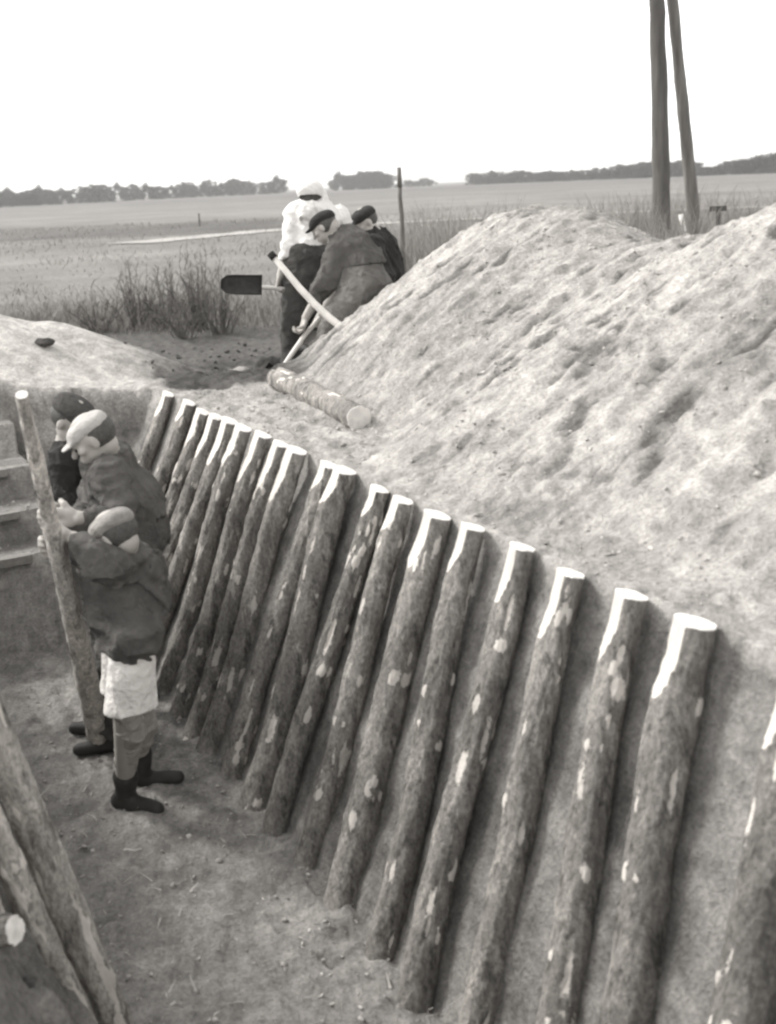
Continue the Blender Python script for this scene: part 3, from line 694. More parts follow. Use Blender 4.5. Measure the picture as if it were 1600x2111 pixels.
def trench_man_behind():
    P = lambda x, y, d=5.15: sight(x, y, d)
    foot = P(232, 1470, 5.2); foot[2] = FM; root = empty('person', foot); K = .95
    hc = P(150, 866, 5.05); HR = frame([.6, -.25, -.45], [0, 0, 1])
    neck = P(152, 912, 5.1); chest = P(162, 985, 5.14); belly = P(178, 1070, 5.16); pelvis = P(208, 1150, 5.2)
    shL = P(192, 945, 5.3); shR = P(140, 950, 5.02); elR = P(136, 1030, 4.95); wrR = P(150, 1062, 4.84); elL = P(200, 1040, 5.2); wrL = P(190, 1062, 4.95)
    hipR = P(218, 1180, 5.12); hipL = P(236, 1180, 5.34); kR = P(240, 1310, 5.15); kL = P(258, 1310, 5.36); aR = kR * 1.0; aR[2] = FM + .1; aL = kL * 1.0; aL[2] = FM + .1
    s = Sdf(.02); s.cap(neck, hc - HR[:, 2] * .05, .056, .052); s.chain([neck, chest, belly, pelvis], [.08, .12, .115, .12]); s.cap(shL, shR, .06, .06)
    s.chain([shL, elL, wrL], [.055, .042, .028]); s.chain([shR, elR, wrR], [.055, .042, .028]); s.chain([hipL, kL, aL], [.08, .055, .042]); s.chain([hipR, kR, aR], [.08, .055, .042])
    head(s, hc, HR, K); s.k = .012; hand(s, wrR, [.1, -.6, -.1], [1, 0, .3], .9, 1); hand(s, wrL, [-.4, -.6, -.1], [-1, 0, .3], .9, -1)
    fig_part('body', s, .0068, m_skin, root)
    j = Sdf(.03); j.chain([neck + [0, 0, -.03], chest, belly, pelvis], [.09, .14, .135, .14]); j.cap(shL, shR, .08, .08)
    j.chain([shL, elL, wrL * .8 + elL * .2], [.08, .068, .05]); j.chain([shR, elR, wrR * .75 + elR * .25], [.08, .068, .05]); j.cut(P(190, 1160, 5.16), [0, 0, -1])
    jk = fig_part('jacket', j, .009, m_black, root, WR)
    t = Sdf(.02); t.chain([pelvis, hipL, kL, aL], [.125, .095, .075, .065]); t.chain([pelvis, hipR, kR, aR], [.125, .095, .075, .065]); t.cut([0, 0, FM + .1], [0, 0, -1]); fig_part('trousers', t, .01, m_greytr, root, WR)
    boot(root, aR, [.8, -.5, 0], .01, FM - .005, tall=.08); boot(root, aL, [.8, -.5, 0], .01, FM - .005, tall=.08)
    flat_cap(root, hc, HR, m_jacket2, .008, .88); hair(root, hc, HR, .009, .96); eyes(root, hc, HR)
    tag(root, 'man in dark cap and black jacket farthest back of the men in the trench', 'person')
trench_man_behind()

# the slim pole they are setting
pf = sight(206, 1505, 4.9); pf[2] = FM - .03; pt = sight(46, 815, 3.62)
mid = pf + (pt - pf) * .5
o = make_log('leaning_pole', pt, pf, .019, .056, 91, np.array([.1, -1, .2]), shaft=m_barkp, knots=3, peels=4, bend=.004, big=[(.2, .9, .03, .02)])
tag(o, 'slim tapering pole leaning left, gripped by the men in the trench', 'pole')

# ---- diggers at the far end of the bank
def worker_white():
    D = 8.6; P = lambda x, y, d=D: sight(x, y, d)
    foot = P(610, 770); gz = gz_xy(foot[0], foot[1]) - .01; foot[2] = gz; root = empty('person', foot)
    hc = P(640, 397, 8.52); HR = frame([.05, 1, -.12], [0, 0, 1])
    neck = P(650, 420, 8.6); chest = P(655, 455, 8.58); belly = P(640, 500, 8.55); pelvis = P(628, 535, 8.5)
    shL = P(608, 438, 8.6); shR = P(700, 448, 8.65); elL = P(597, 500, 8.5); wrL = P(578, 568, 8.45); elR = P(722, 500, 8.75); wrR = P(690, 560, 8.9)
    hL = P(612, 555, 8.5); hR = P(650, 555, 8.55); kL = P(607, 660, 8.45); kR = P(655, 665, 8.6); aL = P(604, 770, 8.5); aR = P(660, 780, 8.7); aL[2] = gz + .1; aR[2] = gz + .1
    s = Sdf(.02); s.cap(neck, hc - HR[:, 2] * .05, .058, .054); s.chain([neck, chest, belly, pelvis], [.09, .15, .13, .14], ([0, 1, 0], 1.2)); s.cap(shL, shR, .06, .06)
    s.chain([shL, elL, wrL], [.055, .042, .028]); s.chain([shR, elR, wrR], [.055, .042, .028]); s.chain([hL, kL, aL], [.085, .058, .042]); s.chain([hR, kR, aR], [.085, .058, .042])
    head(s, hc, HR, .9); s.k = .012; hand(s, wrL, [-.3, -.1, -1], [1, -.2, .0], .9, 1); hand(s, wrR, [-.2, .1, -1], [-1, -.2, 0], .9, -1)
    fig_part('body', s, .0078, m_skin, root)
    j = Sdf(.03); j.chain([neck + [0, -.03, .035], chest, belly, pelvis], [.088, .16, .145, .145], ([0, 1, 0], 1.2)); j.cap(P(640, 434, 8.46), P(654, 434, 8.48), .085, .085); j.cap(shL, shR, .075, .075)
    j.chain([shL, elL, P(583, 550, 8.45)], [.075, .058, .045]); j.chain([shR, elR, P(712, 520, 8.8)], [.085, .068, .055]); j.cut(P(620, 522, 8.5), unit([.28, 0, -1]))
    fig_part('shirt', j, .011, m_shirt, root, WR)
    t = Sdf(.03); t.chain([P(630, 538, 8.5), pelvis], [.13, .155], ([0, 1, 0], 1.15)); t.cap(P(655, 530, 8.52), P(655, 560, 8.52), .13, .14); t.cap(P(640, 545, 8.46), P(640, 570, 8.46), .12, .12); t.chain([hL, kL, aL], [.125, .10, .09]); t.chain([hR, kR, aR], [.125, .10, .09]); t.cut([0, 0, gz + .08], [0, 0, -1])
    fig_part('trousers', t, .011, m_dark, root, WR)
    boot(root, aL, [.1, 1, 0], .011, gz, tall=.05); boot(root, aR, [.3, 1, 0], .011, gz, tall=.05)
    c = Sdf(.01); c.ell(hc + HR @ np.array([0, -.02, .012]), (.100, .106, .086), HR); c.cut(hc + HR @ np.array([0, 0, -.035]), HR @ np.array([0, .12, -1])); fig_part('headscarf', c, .007, m_shirt, root)
    c = Sdf(.008); c.ell(hc + HR @ np.array([0, -.02, .02]), (.100, .108, .101), HR); c.cut(hc + HR @ np.array([0, 0, -.048]), HR @ np.array([0, 0, -1])); c.cut(hc + HR @ np.array([0, 0, -.018]), HR @ np.array([0, 0, 1]))
    fig_part('hat_band', c, .007, m_jacket2, root); hair(root, hc - HR[:, 2] * .015, HR, .009, 1.04)
    tag(root, 'worker in white shirt and white headscarf seen from behind, tallest of the diggers', 'person')
worker_white()
def worker_bent():
    D = 8.0; P = lambda x, y, d=D: sight(x, y, d)
    foot = P(660, 775, 7.95); gz = gz_xy(foot[0], foot[1]) - .01; foot[2] = gz; root = empty('person', foot)
    hc = P(668, 468, 8.05); HR = frame([-.85, .25, -.50], [0, 0, 1])
    neck = P(698, 492, 8.05); chest = P(722, 515, 8.03); belly = P(742, 548, 7.98); pelvis = P(748, 585, 7.92)
    shL = P(697, 525, 7.95); shR = P(735, 500, 8.18); elL = P(668, 590, 7.82); wrL = P(630, 655, 7.8); elR = P(690, 600, 8.3); wrR = P(640, 690, 8.2)
    hL = P(745, 600, 7.85); hR = P(765, 600, 8.0); kL = P(700, 665, 7.7); kR = P(730, 690, 8.05); aL = P(655, 775, 7.85); aR = P(690, 790, 8.1); aL[2] = gz + .1; aR[2] = gz + .1
    s = Sdf(.02); s.cap(neck, hc - HR[:, 2] * .03 - HR[:, 1] * .06, .056, .054); s.chain([neck, chest, belly, pelvis], [.085, .14, .135, .15]); s.cap(shL, shR, .06, .06)
    s.chain([shL, elL, wrL], [.055, .042, .028]); s.chain([shR, elR, wrR], [.055, .042, .028]); s.chain([hL, kL, aL], [.09, .06, .042]); s.chain([hR, kR, aR], [.09, .06, .042])
    head(s, hc, HR, .92); s.k = .012; hand(s, wrL, [-.3, -.1, -.8], [-.6, -.3, .5], .95, 1); hand(s, wrR, [-.5, -.1, -.8], [.6, -.3, .5], .95, -1)
    fig_part('body', s, .0075, m_skin, root)
    j = Sdf(.03); j.chain([neck + [.03, 0, -.02], chest, belly, P(748, 560, 7.95)], [.105, .165, .165, .17]); j.cap(shL, shR, .085, .085)
    j.chain([shL, elL, P(652, 615, 7.81)], [.09, .078, .062]); j.chain([shR, elR, P(660, 655, 8.25)], [.085, .07, .055]); j.cut(P(745, 549, 7.95), unit([.10, -.1, -1]))
    jk = fig_part('jacket', j, .010, m_jacket, root, WR)
    # sleeves hang below the jacket's hem line
    e = Sdf(.02); e.chain([shL, elL, P(650, 618, 7.81)], [.088, .078, .06]); fig_part('sleeve', e, .010, m_jacket, root, WR).parent = jk
    t = Sdf(.03); t.chain([P(745, 555, 7.95), pelvis, P(762, 605, 7.95)], [.15, .175, .16]); t.chain([hL, kL, P(668, 725, 7.75), aL], [.15, .115, .10, .09]); t.chain([hR, kR, aR], [.14, .11, .09]); t.cut([0, 0, gz + .08], [0, 0, -1])
    fig_part('trousers', t, .011, m_greytr, root, WR)
    boot(root, aL, [-.9, .3, 0], .011, gz, tall=.05); boot(root, aR, [-.9, .4, 0], .011, gz, tall=.05)
    flat_cap(root, hc, HR, m_black, .008, .86); hair(root, hc, HR, .009, .92); eyes(root, hc, HR)
    tag(root, 'bent worker in dark cap, grey jacket and grey trousers, digging', 'person')
worker_bent()
def worker_behind():
    D = 9.0; P = lambda x, y, d=D: sight(x, y, d)
    foot = P(800, 720, 9.0); gz = gz_xy(foot[0], foot[1]) - .02; foot[2] = gz; root = empty('person', foot)
    hc = P(752, 457, 8.95); HR = frame([-.8, -.35, -.42], [0, 0, 1])
    neck = P(768, 482, 8.95); chest = P(780, 515, 8.95); belly = P(792, 560, 8.95); pelvis = P(798, 600, 8.95)
    shL = P(770, 508, 8.72); shR = P(785, 505, 9.15); elL = P(795, 570, 8.6); wrL = P(760, 620, 8.65); elR = P(770, 580, 9.25); wrR = P(750, 625, 9.1)
    hL = P(795, 625, 8.85); hR = P(802, 625, 9.05); kL = P(785, 700, 8.8); kR = P(800, 700, 9.05); aL = kL + [.1, 0, 0]; aR = kR + [.1, 0, 0]; aL[2] = gz + .1; aR[2] = gz + .1
    s = Sdf(.02); s.cap(neck, hc - HR[:, 2] * .05, .056, .052); s.chain([neck, chest, belly, pelvis], [.085, .14, .13, .14]); s.cap(shL, shR, .06, .06)
    s.chain([shL, elL, wrL], [.055, .042, .028]); s.chain([shR, elR, wrR], [.055, .042, .028]); s.chain([hL, kL, aL], [.085, .058, .042]); s.chain([hR, kR, aR], [.085, .058, .042])
    head(s, hc, HR); s.k = .012; hand(s, wrL, [-.6, 0, -.8], [-.6, .3, .5], .9, 1); hand(s, wrR, [-.6, 0, -.8], [-.6, -.3, .5], .9, -1)
    fig_part('body', s, .008, m_skin, root)
    j = Sdf(.03); j.chain([neck + [0, 0, -.03], chest, belly, pelvis], [.10, .16, .155, .155]); j.cap(shL, shR, .085, .085); j.chain([shL, elL, wrL], [.085, .07, .05]); j.chain([shR, elR, wrR], [.085, .07, .05]); j.cut(P(795, 620, 8.95), [0, 0, -1])
    jk = fig_part('jacket', j, .011, m_black, root, WR)
    t = Sdf(.03); t.chain([pelvis, hL, kL, aL], [.14, .12, .10, .09]); t.chain([pelvis, hR, kR, aR], [.14, .12, .10, .09]); t.cut([0, 0, gz + .08], [0, 0, -1]); fig_part('trousers', t, .012, m_dark, root, WR)
    boot(root, aL, [-.9, -.2, 0], .012, gz, tall=.05); boot(root, aR, [-.9, -.2, 0], .012, gz, tall=.05)
    flat_cap(root, hc, HR, m_black, .009, .9); hair(root, hc, HR, .01); eyes(root, hc, HR)
    tag(root, 'digger in black jacket half hidden behind the bent worker and the mound', 'person')
worker_behind()

# ------------------------------------------------------------------ tools
def tube(name, pts, rad, mat, parent, n=12):
    P = [np.array(p, float) for p in pts]; V = []; F = []; 
    rad = rad if isinstance(rad, (list, tuple)) else [rad] * len(P)
    for i, p in enumerate(P):
        t = unit(P[min(i + 1, len(P) - 1)] - P[max(i - 1, 0)]); e1 = unit(np.cross(t, [.3, .2, 1])); e2 = np.cross(t, e1)
        for k in range(n): a = 2 * math.pi * k / n; V.append(p + rad[i] * (math.cos(a) * e1 + math.sin(a) * e2))
    bm = bmesh.new(); vs = [bm.verts.new(v) for v in V]
    for i in range(len(P) - 1):
        for k in range(n): bm.faces.new((vs[i * n + k], vs[i * n + (k + 1) % n], vs[(i + 1) * n + (k + 1) % n], vs[(i + 1) * n + k]))
    bm.faces.new(vs[:n][::-1]); bm.faces.new(vs[-n:])
    return obj_bm(name, bm, mat, parent)
def blade(parent, base, direction, normal, L=.27, Wd=.2, mat=None):
    """dished spade blade: rows along its length, socket at base"""
    d_ = unit(direction); n_ = unit(np.array(normal) - d_ * (np.array(normal) @ d_)); s_ = np.cross(d_, n_); bm = bmesh.new(); rows = []
    for i in range(9):
        t = i / 8; wd = Wd / 2 * (1.0 if t < .6 else math.sqrt(max(0, 1 - ((t - .6) / .42) ** 2)) * .55 + .45 if t < 1 else .42)
        row = []
        for j in range(9):
            x = (j / 4 - 1); dish = .022 * (x * x) - .01 + .02 * (1 - t) ** 2
            row.append(bm.verts.new(base + d_ * t * L + s_ * x * wd + n_ * dish))
        rows.append(row)
    for i in range(8):
        for j in range(8): bm.faces.new((rows[i][j], rows[i][j + 1], rows[i + 1][j + 1], rows[i + 1][j]))
    bmesh.ops.solidify(bm, geom=bm.faces[:], thickness=.004)
    return obj_bm('blade', bm, mat or m_steel, parent)
# white-shirt worker's shovel, held level to the left
h0 = sight(650, 602, 8.45); h1 = sight(540, 592, 8.4); root = empty('shovel', h1); o0 = h1
tube('handle', [h0 - o0, (h0 + h1) / 2 - o0, h1 - o0], .017, m_handled, root); blade(root, h1 - o0, sight(470, 588, 8.4) - h1, [0, -.8, .6], .30, .17)
tag(root, 'dark bladed shovel held level, sticking out left of the white-shirted worker', 'shovel')
# long curved handle
pts = [sight(*q) for q in ((564, 530, 7.62), (590, 560, 7.6), (618, 594, 7.57), (648, 626, 7.54), (680, 656, 7.5), (712, 680, 7.45), (738, 697, 7.42))]
root = empty('curved_pole', pts[-1]); o0 = pts[-1]
tube('shaft', [p - o0 for p in pts], [.018, .021, .023, .024, .025, .025, .025], m_handle, root)
e = unit(pts[0] - pts[1]); tube('grip', [pts[0] - o0 - e * .01, pts[0] - o0 + e * .035], .026, m_black, root)
tag(root, 'long pale curved handle with dark tip, stuck in the mound before the diggers', 'tool')
# bent worker's shovel
pts = [sight(660, 655, 7.85), sight(628, 692, 7.8), sight(598, 735, 7.78), sight(578, 765, 7.75)]
root = empty('shovel', pts[-1]); o0 = pts[-1]; tube('handle', [p - o0 for p in pts], .017, m_handle, root)
blade(root, pts[-1] - o0, pts[-1] - pts[-2], [.5, -.6, .6], .27, .2)
tag(root, 'shovel with pale handle pointing down, in the hands of the bent worker', 'shovel')

# ------------------------------------------------------------------ line pole with its brace, posts, stake
root = empty('telegraph_pole', sight(1364, 600, 16)); b0 = np.array(root.location); b0[2] = -.5; root.location = b0
lo_ = sight(1362, 480, 16); hi_ = sight(1352, 10, 16.0); dr = (hi_ - lo_) / (hi_[2] - lo_[2]); foot = lo_ + dr * (-.9 - lo_[2]); top = lo_ + dr * (8.2 - lo_[2])
def rough_pole(name, a, b2, ra, rb, mat, parent, seed, o0):
    V, Q, _, tr, fr, ax = log_mesh(b2, a, rb, ra, seed, viewdir=np.array([0, -1, 0.01]), knots=0, peels=0, nl=60, nr=24, bend=.03)
    o = mesh_np(name, V + (a - o0), Q, mat, parent); return o, tr + (a - o0), ax
o, tr, ax = rough_pole('pole', foot, top, .125, .07, m_polewood, root, 5, b0); cap_mesh('cut_end', tr, ax, m_polewood, root)
lo2 = sight(1436, 490, 16.3); hi2 = sight(1388, 10, 16.15); dr2 = (hi2 - lo2) / (hi2[2] - lo2[2]); f2 = lo2 + dr2 * (-.9 - lo2[2]); zt = 7.3; t2 = lo2 + dr2 * (zt - lo2[2]); tgt = lo_ + dr * (zt - lo_[2]) 
rough_pole('brace', f2, t2, .095, .05, m_brace, root, 6, b0)
for k in range(3):
    zc = 7.9 - .35 * k; c_ = lo_ + dr * (zc - lo_[2]); sx = 1 if k % 2 else -1
    tube('insulator', [c_ - b0 + [sx * .08, 0, 0], c_ - b0 + [sx * .2, 0, 0], c_ - b0 + [sx * .2, 0, .12]], [.012, .014, .03], m_endgrain, root)
tag(root, 'tall weathered wooden line pole with slanting brace rising behind the spoil mound', 'telegraph pole')
def stick(name, x0, y0, x1, y1, D, r, mat, lab, cat, parent=None):
    a = sight(x0, y0, D); b2 = sight(x1, y1, D); d_ = (b2 - a) / (b2[2] - a[2]); a = a + d_ * (-.6 - a[2])
    root = parent or empty(name, a); o0 = np.array(root.location); t = np.linspace(0, 1, 14)
    rr = np.random.default_rng(int(x0)); pts = [a + (b2 - a) * q + np.array([rr.uniform(-.006, .006), 0, 0]) - o0 for q in t]
    tube('shaft', pts, [r * (1 + .15 * rr.uniform(-1, 1)) for _ in t], mat, root)
    if lab: tag(root, lab, cat)
    return root
r_ = stick('fence_post', 832, 540, 824, 378, 12.0, .024, m_twig, 'slim dark upright post standing left of the mound, behind the diggers', 'post')
c_ = sight(824, 378, 12.0) - np.array(r_.location); bm = bmesh.new(); bmesh.ops.create_cone(bm, cap_ends=True, segments=12, radius1=.026, radius2=.022, depth=.20, matrix=Matrix.Translation(Vector(c_ + [0, 0, .06]))); obj_bm('tip', bm, m_brace, r_)
r_ = stick('marker_post', 1482, 520, 1480, 432, 14.5, .03, m_trunk, 'short post with a crosswise board on top, right of the slanting brace', 'post')
c_ = sight(1480, 430, 14.5) - np.array(r_.location); bm = bmesh.new(); bmesh.ops.create_cube(bm, size=1, matrix=Matrix.Translation(Vector(c_)) @ Matrix.Diagonal((.20, .05, .06, 1))); bmesh.ops.bevel(bm, geom=bm.edges[:], offset=.008, segments=1); obj_bm('crosspiece', bm, m_trunk, r_, False)
stick('stake', 1417, 520, 1404, 442, 15.0, .028, m_endgrain, 'pale thin stake standing between the line pole and its brace', 'stake')
stick('field_post', 412, 470, 410, 440, 60.0, .05, m_twig, 'tiny dark post far out in the field left of the workers', 'post')

# ------------------------------------------------------------------ clods, straw, chips
def scatter_clods(name, n, region, size, mat, seed, label_kind='stuff', zoff=0.3, reject=None):
    rg = np.random.default_rng(seed); bm = bmesh.new(); bmesh.ops.create_icosphere(bm, subdivisions=1, radius=1); bv = np.array([v.co[:] for v in bm.verts]); bf = np.array([[v.index for v in f.verts] for f in bm.faces]); bm.free()
    Vs = []; Fs = []; c = 0
    us = rg.uniform(region[0], region[1], n); vs = rg.uniform(region[2], region[3], n); sz = size[0] + (size[1] - size[0]) * rg.random(n) ** 4
    for u_, v_, s_ in zip(us, vs, sz):
        if reject and reject(u_, v_): continue
        z_ = ground_z(u_, v_); A = rg.normal(size=(3, 3)) * .28 + np.eye(3); V = (bv * (1 + .3 * rg.normal(size=(len(bv), 1)).clip(-1, 1))) @ A * s_ * np.array([1, 1, .75]) + W(u_, v_, z_ + s_ * zoff)
        Vs.append(V); Fs.append(bf + c); c += len(bv)
    return mesh_np(name, np.concatenate(Vs), np.concatenate(Fs), mat, smooth=False)
notr = lambda u_, v_: (-.02 < v_ < 2.1)
tag(scatter_clods('soil_clods', 9000, (-1.3, 3.5, -3.2, -.03), (.002, .010), m_clod, 1, reject=notr), 'loose crumbs and clods of soil strewn over the spoil mound and bank', 'soil clods', kind='stuff')
tag(scatter_clods('trench_floor_clods', 1500, (-.8, 4.3, .55, 1.6), (.002, .010), m_clod, 2), 'crumbled soil and clods covering the trench floor', 'soil clods', kind='stuff')
tag(scatter_clods('dug_soil', 550, (4.1, 9.0, -2.6, -.3), (.005, .032), m_darkclod, 3), 'dark freshly dug lumps of soil beyond the trench end', 'soil clods', kind='stuff')
def lump(name, c, r, mat, seed, lab, cat):
    bm = bmesh.new(); bmesh.ops.create_icosphere(bm, subdivisions=4, radius=1)
    P = np.array([v.co[:] for v in bm.verts]); n_ = vnoise3(P[:, 0] * 1.7 + seed, P[:, 1] * 1.7, P[:, 2] * 1.7, seed) + .5 * vnoise3(P[:, 0] * 5, P[:, 1] * 5 + seed, P[:, 2] * 5, seed)
    for v_, k_ in zip(bm.verts, n_): v_.co = Vector((v_.co.x * r[0], v_.co.y * r[1], v_.co.z * r[2])) * (.6 + .55 * float(k_))
    o = obj_bm(name, bm, mat); o.location = (c[0], c[1], gz_xy(c[0], c[1]) + r[2] * .35); return tag(o, lab, cat)
lump('earth_clod', sight(556, 700, 9.3), (.15, .14, .15), m_darkclod, 3, 'dark round lump of earth on the ground just left of the white-shirted worker', 'clod')
lump('stone', sight(490, 690, 9.9), (.17, .14, .09), m_board, 9, 'pale flat stone lying left of the dark round earth lump', 'stone')
lump('earth_clod', sight(330, 735, 10.4), (.24, .16, .10), m_darkclod, 5, 'dark long clod lying at the foot of the left sand heap, right one', 'clod')
lump('earth_clod', sight(278, 740, 10.2), (.26, .16, .08), m_darkclod, 6, 'dark flat clod at the foot of the left sand heap, left one', 'clod')
lump('earth_clod', sight(92, 712, 8.0), (.06, .05, .03), m_darkclod, 8, 'small dark clod lying on the slope of the left sand heap', 'clod')
def blades(name, n, fn, mat, seed, h, wd, lean=.3, seg=2):
    rg = np.random.default_rng(seed); V = []; F = []; c = 0
    for k in range(n):
        q = fn(rg)
        if q is None: continue
        x, y, z = q[:3]; hh = rg.uniform(*h) * (q[3] if len(q) > 3 else 1); a = rg.uniform(0, 6.28); ww = rg.uniform(*wd) * (q[4] if len(q) > 4 else 1); ln = rg.uniform(0, lean) * hh; la = rg.uniform(0, 6.28)
        for s in range(seg + 1):
            t = s / seg; ox = ln * t * t * math.cos(la); oy = ln * t * t * math.sin(la); w_ = ww * (1 - .8 * t)
            V.append((x + ox - w_ * math.cos(a), y + oy - w_ * math.sin(a), z + hh * t)); V.append((x + ox + w_ * math.cos(a), y + oy + w_ * math.sin(a), z + hh * t))
        for s in range(seg): F.append((c + 2 * s, c + 2 * s + 1, c + 2 * s + 3, c + 2 * s + 2))
        c += 2 * seg + 2
    return mesh_np(name, V, F, mat, smooth=False)
def f_straw(rg):
    u_ = rg.uniform(-.9, 4.4); v_ = rg.uniform(.55, 1.5); q = W(u_, v_, 0); return (q[0], q[1], ground_z(u_, v_) + .004)
tag(blades('trampled_straw', 600, f_straw, m_straw, 5, (.004, .02), (.002, .006), 5.0), 'pale wisps of straw and shavings trodden into the trench floor', 'straw', kind='stuff')
def f_weed(rg):
    y = 10.5 + 60 * rg.random() ** 2.2; x = rg.uniform(-.42, .42) * y
    if x < .6 and y < 13.2: return None
    u_, v_ = uvof((x, y)); k = 1 + y * .012
    if u_ < 6.0 and v_ < 3: 
        if v_ > -3.6: return None
    dens = vnoise2(np.array([x * .5]), np.array([y * .3]), 3)[0]
    if rg.random() > dens * 1.3: return None
    return (x, y, gz_xy(x, y) - .02, k * (.6 + dens), 1 + y * .03)
tag(blades('dry_grass', 30000, f_weed, mat_simple('field_grass', .19, .8, .9, .8, .4), 6, (.02, .09), (.004, .010), 1.2), 'dry tufted grass over the rough field behind the diggers', 'grass', kind='stuff')
def f_weed2(rg):
    y = 10.5 + 12 * rg.random() ** 1.3; x = rg.uniform(.02, .40) * y + rg.normal() * .3
    u_, v_ = uvof((x, y))
    if v_ > -3.9: return None
    d_ = vnoise2(np.array([x * .9]), np.array([y * .6]), 31)[0]
    return (x, y, gz_xy(x, y) - .02, .5 + 1.1 * d_)
tag(blades('tall_weeds', 26000, f_weed2, m_weed, 8, (.35, .95), (.004, .010), .5, 3), 'dense tall withered weeds growing along the back of the spoil mound', 'weeds', kind='stuff')
def f_weed3(rg):
    x = rg.normal() * 1.8 - 3.8; y = 14.6 + abs(rg.normal()) * 1.8 - .8
    return (x, y, gz_xy(x, y) - .02, .5 + 1.0 * vnoise2(np.array([x * 1.2]), np.array([y * .9]), 33)[0])
tag(blades('withered_weeds', 5500, f_weed3, m_weed, 9, (.08, .34), (.003, .008), 1.1, 3), 'withered weeds round the bare bushes left of the diggers', 'weeds', kind='stuff')

# ------------------------------------------------------------------ bare bushes
def bush_mesh(seed, H, R, n):
    rg = np.random.default_rng(seed); V = []; F = []
    def seg(a, b2, ra, rb):
        t = unit(b2 - a); e1 = unit(np.cross(t, [.31, .17, .9])); e2 = np.cross(t, e1); c = len(V)
        for p, r in ((a, ra), (b2, rb)):
            for k in range(3): an = 2.094 * k; V.append(p + r * (math.cos(an) * e1 + math.sin(an) * e2))
        for k in range(3): F.append((c + k, c + (k + 1) % 3, c + 3 + (k + 1) % 3, c + 3 + k))
    for i in range(n):
        a = rg.uniform(0, 6.28); sp = rg.uniform(0, 1) ** .7 * R; h_ = H * rg.uniform(.45, 1) * (1 - .25 * sp / R)
        p = np.array([math.cos(a), math.sin(a), 0]) * rg.uniform(0, .25) * R; tip = np.array([math.cos(a) * sp, math.sin(a) * sp, h_]); prev = p; N = 5; r0 = rg.uniform(.006, .011)
        for s in range(1, N + 1):
            t = s / N; q = p + (tip - p) * np.array([t ** 1.4, t ** 1.4, t]) + rg.normal(size=3) * .03 * H * .4; seg(prev, q, r0 * (1 - .75 * (t - 1 / N)), r0 * (1 - .75 * t))
            if s >= 2:
                for _ in range(2):
                    dr_ = unit(np.array([rg.normal(), rg.normal(), 1.6])); e_ = q + dr_ * H * rg.uniform(.08, .2); seg(q, e_, r0 * .4, r0 * .2)
            prev = q
    return np.array(V), np.array(F)
bush_protos = []
for k, (H, R, n) in enumerate(((1.1, .55, 46), (.8, .5, 34), (.6, .45, 30))):
    V, F = bush_mesh(40 + k, H, R, n); o = mesh_np('bare_bush', V, F, m_twig, smooth=False); bush_protos.append(o)
BUSH = [(400, 12.9, 0, 1.0, 'biggest bare twiggy bush left of the diggers, behind the shovel blade'), (450, 12.4, 1, 1.0, 'bare bush right beside the biggest bush, nearest to the shovel blade'), (340, 13.3, 1, 1.05, 'bare bush on the left flank of the biggest bush'),
        (275, 13.6, 1, 1.1, 'thin bare bush with one tall stem, second from left in the weeds'), (190, 13.4, 2, 1.0, 'low bare bush farthest left in the weeds'), (370, 12.2, 2, 1.0, 'low bare bush in front of the biggest bush'),
        (900, 14.5, 1, 1.0, 'bare bush behind the left shoulder of the spoil mound'), (960, 13.5, 2, 1.1, 'low bare bush just left of the mound summit'), (1050, 15.5, 1, 1.05, 'bare bush rising right behind the mound summit'),
        (1180, 16, 1, 1.0, 'bare bush in the weeds right of the mound summit'), (1300, 13.8, 1, .9, 'bare bush close to the left of the line pole foot'), (1395, 15.8, 0, .9, 'dark bush between the line pole and its brace'), (1520, 15.5, 1, 1.15, 'bare bush at the right edge behind the mound'), (1460, 18, 0, 1.0, 'bare bush behind the post with the crosswise board'), (1575, 13.9, 1, 1.1, 'bare bush cut off by the right edge')]
used = set()
for (px, D, k, sc, lab) in BUSH:
    D = D + (1.0 if px < 600 else 0); q = sight(px, 600, D); x, y = q[0], q[1]
    o = bush_protos[k] if k not in used else bush_protos[k].copy()
    if k in used: C.objects.link(o)
    used.add(k); o.location = (x, y, gz_xy(x, y) - .03); o.rotation_euler = (0, 0, px * .7); o.scale = (sc, sc, sc)
    tag(o, lab, 'bush', 'bare bushes')

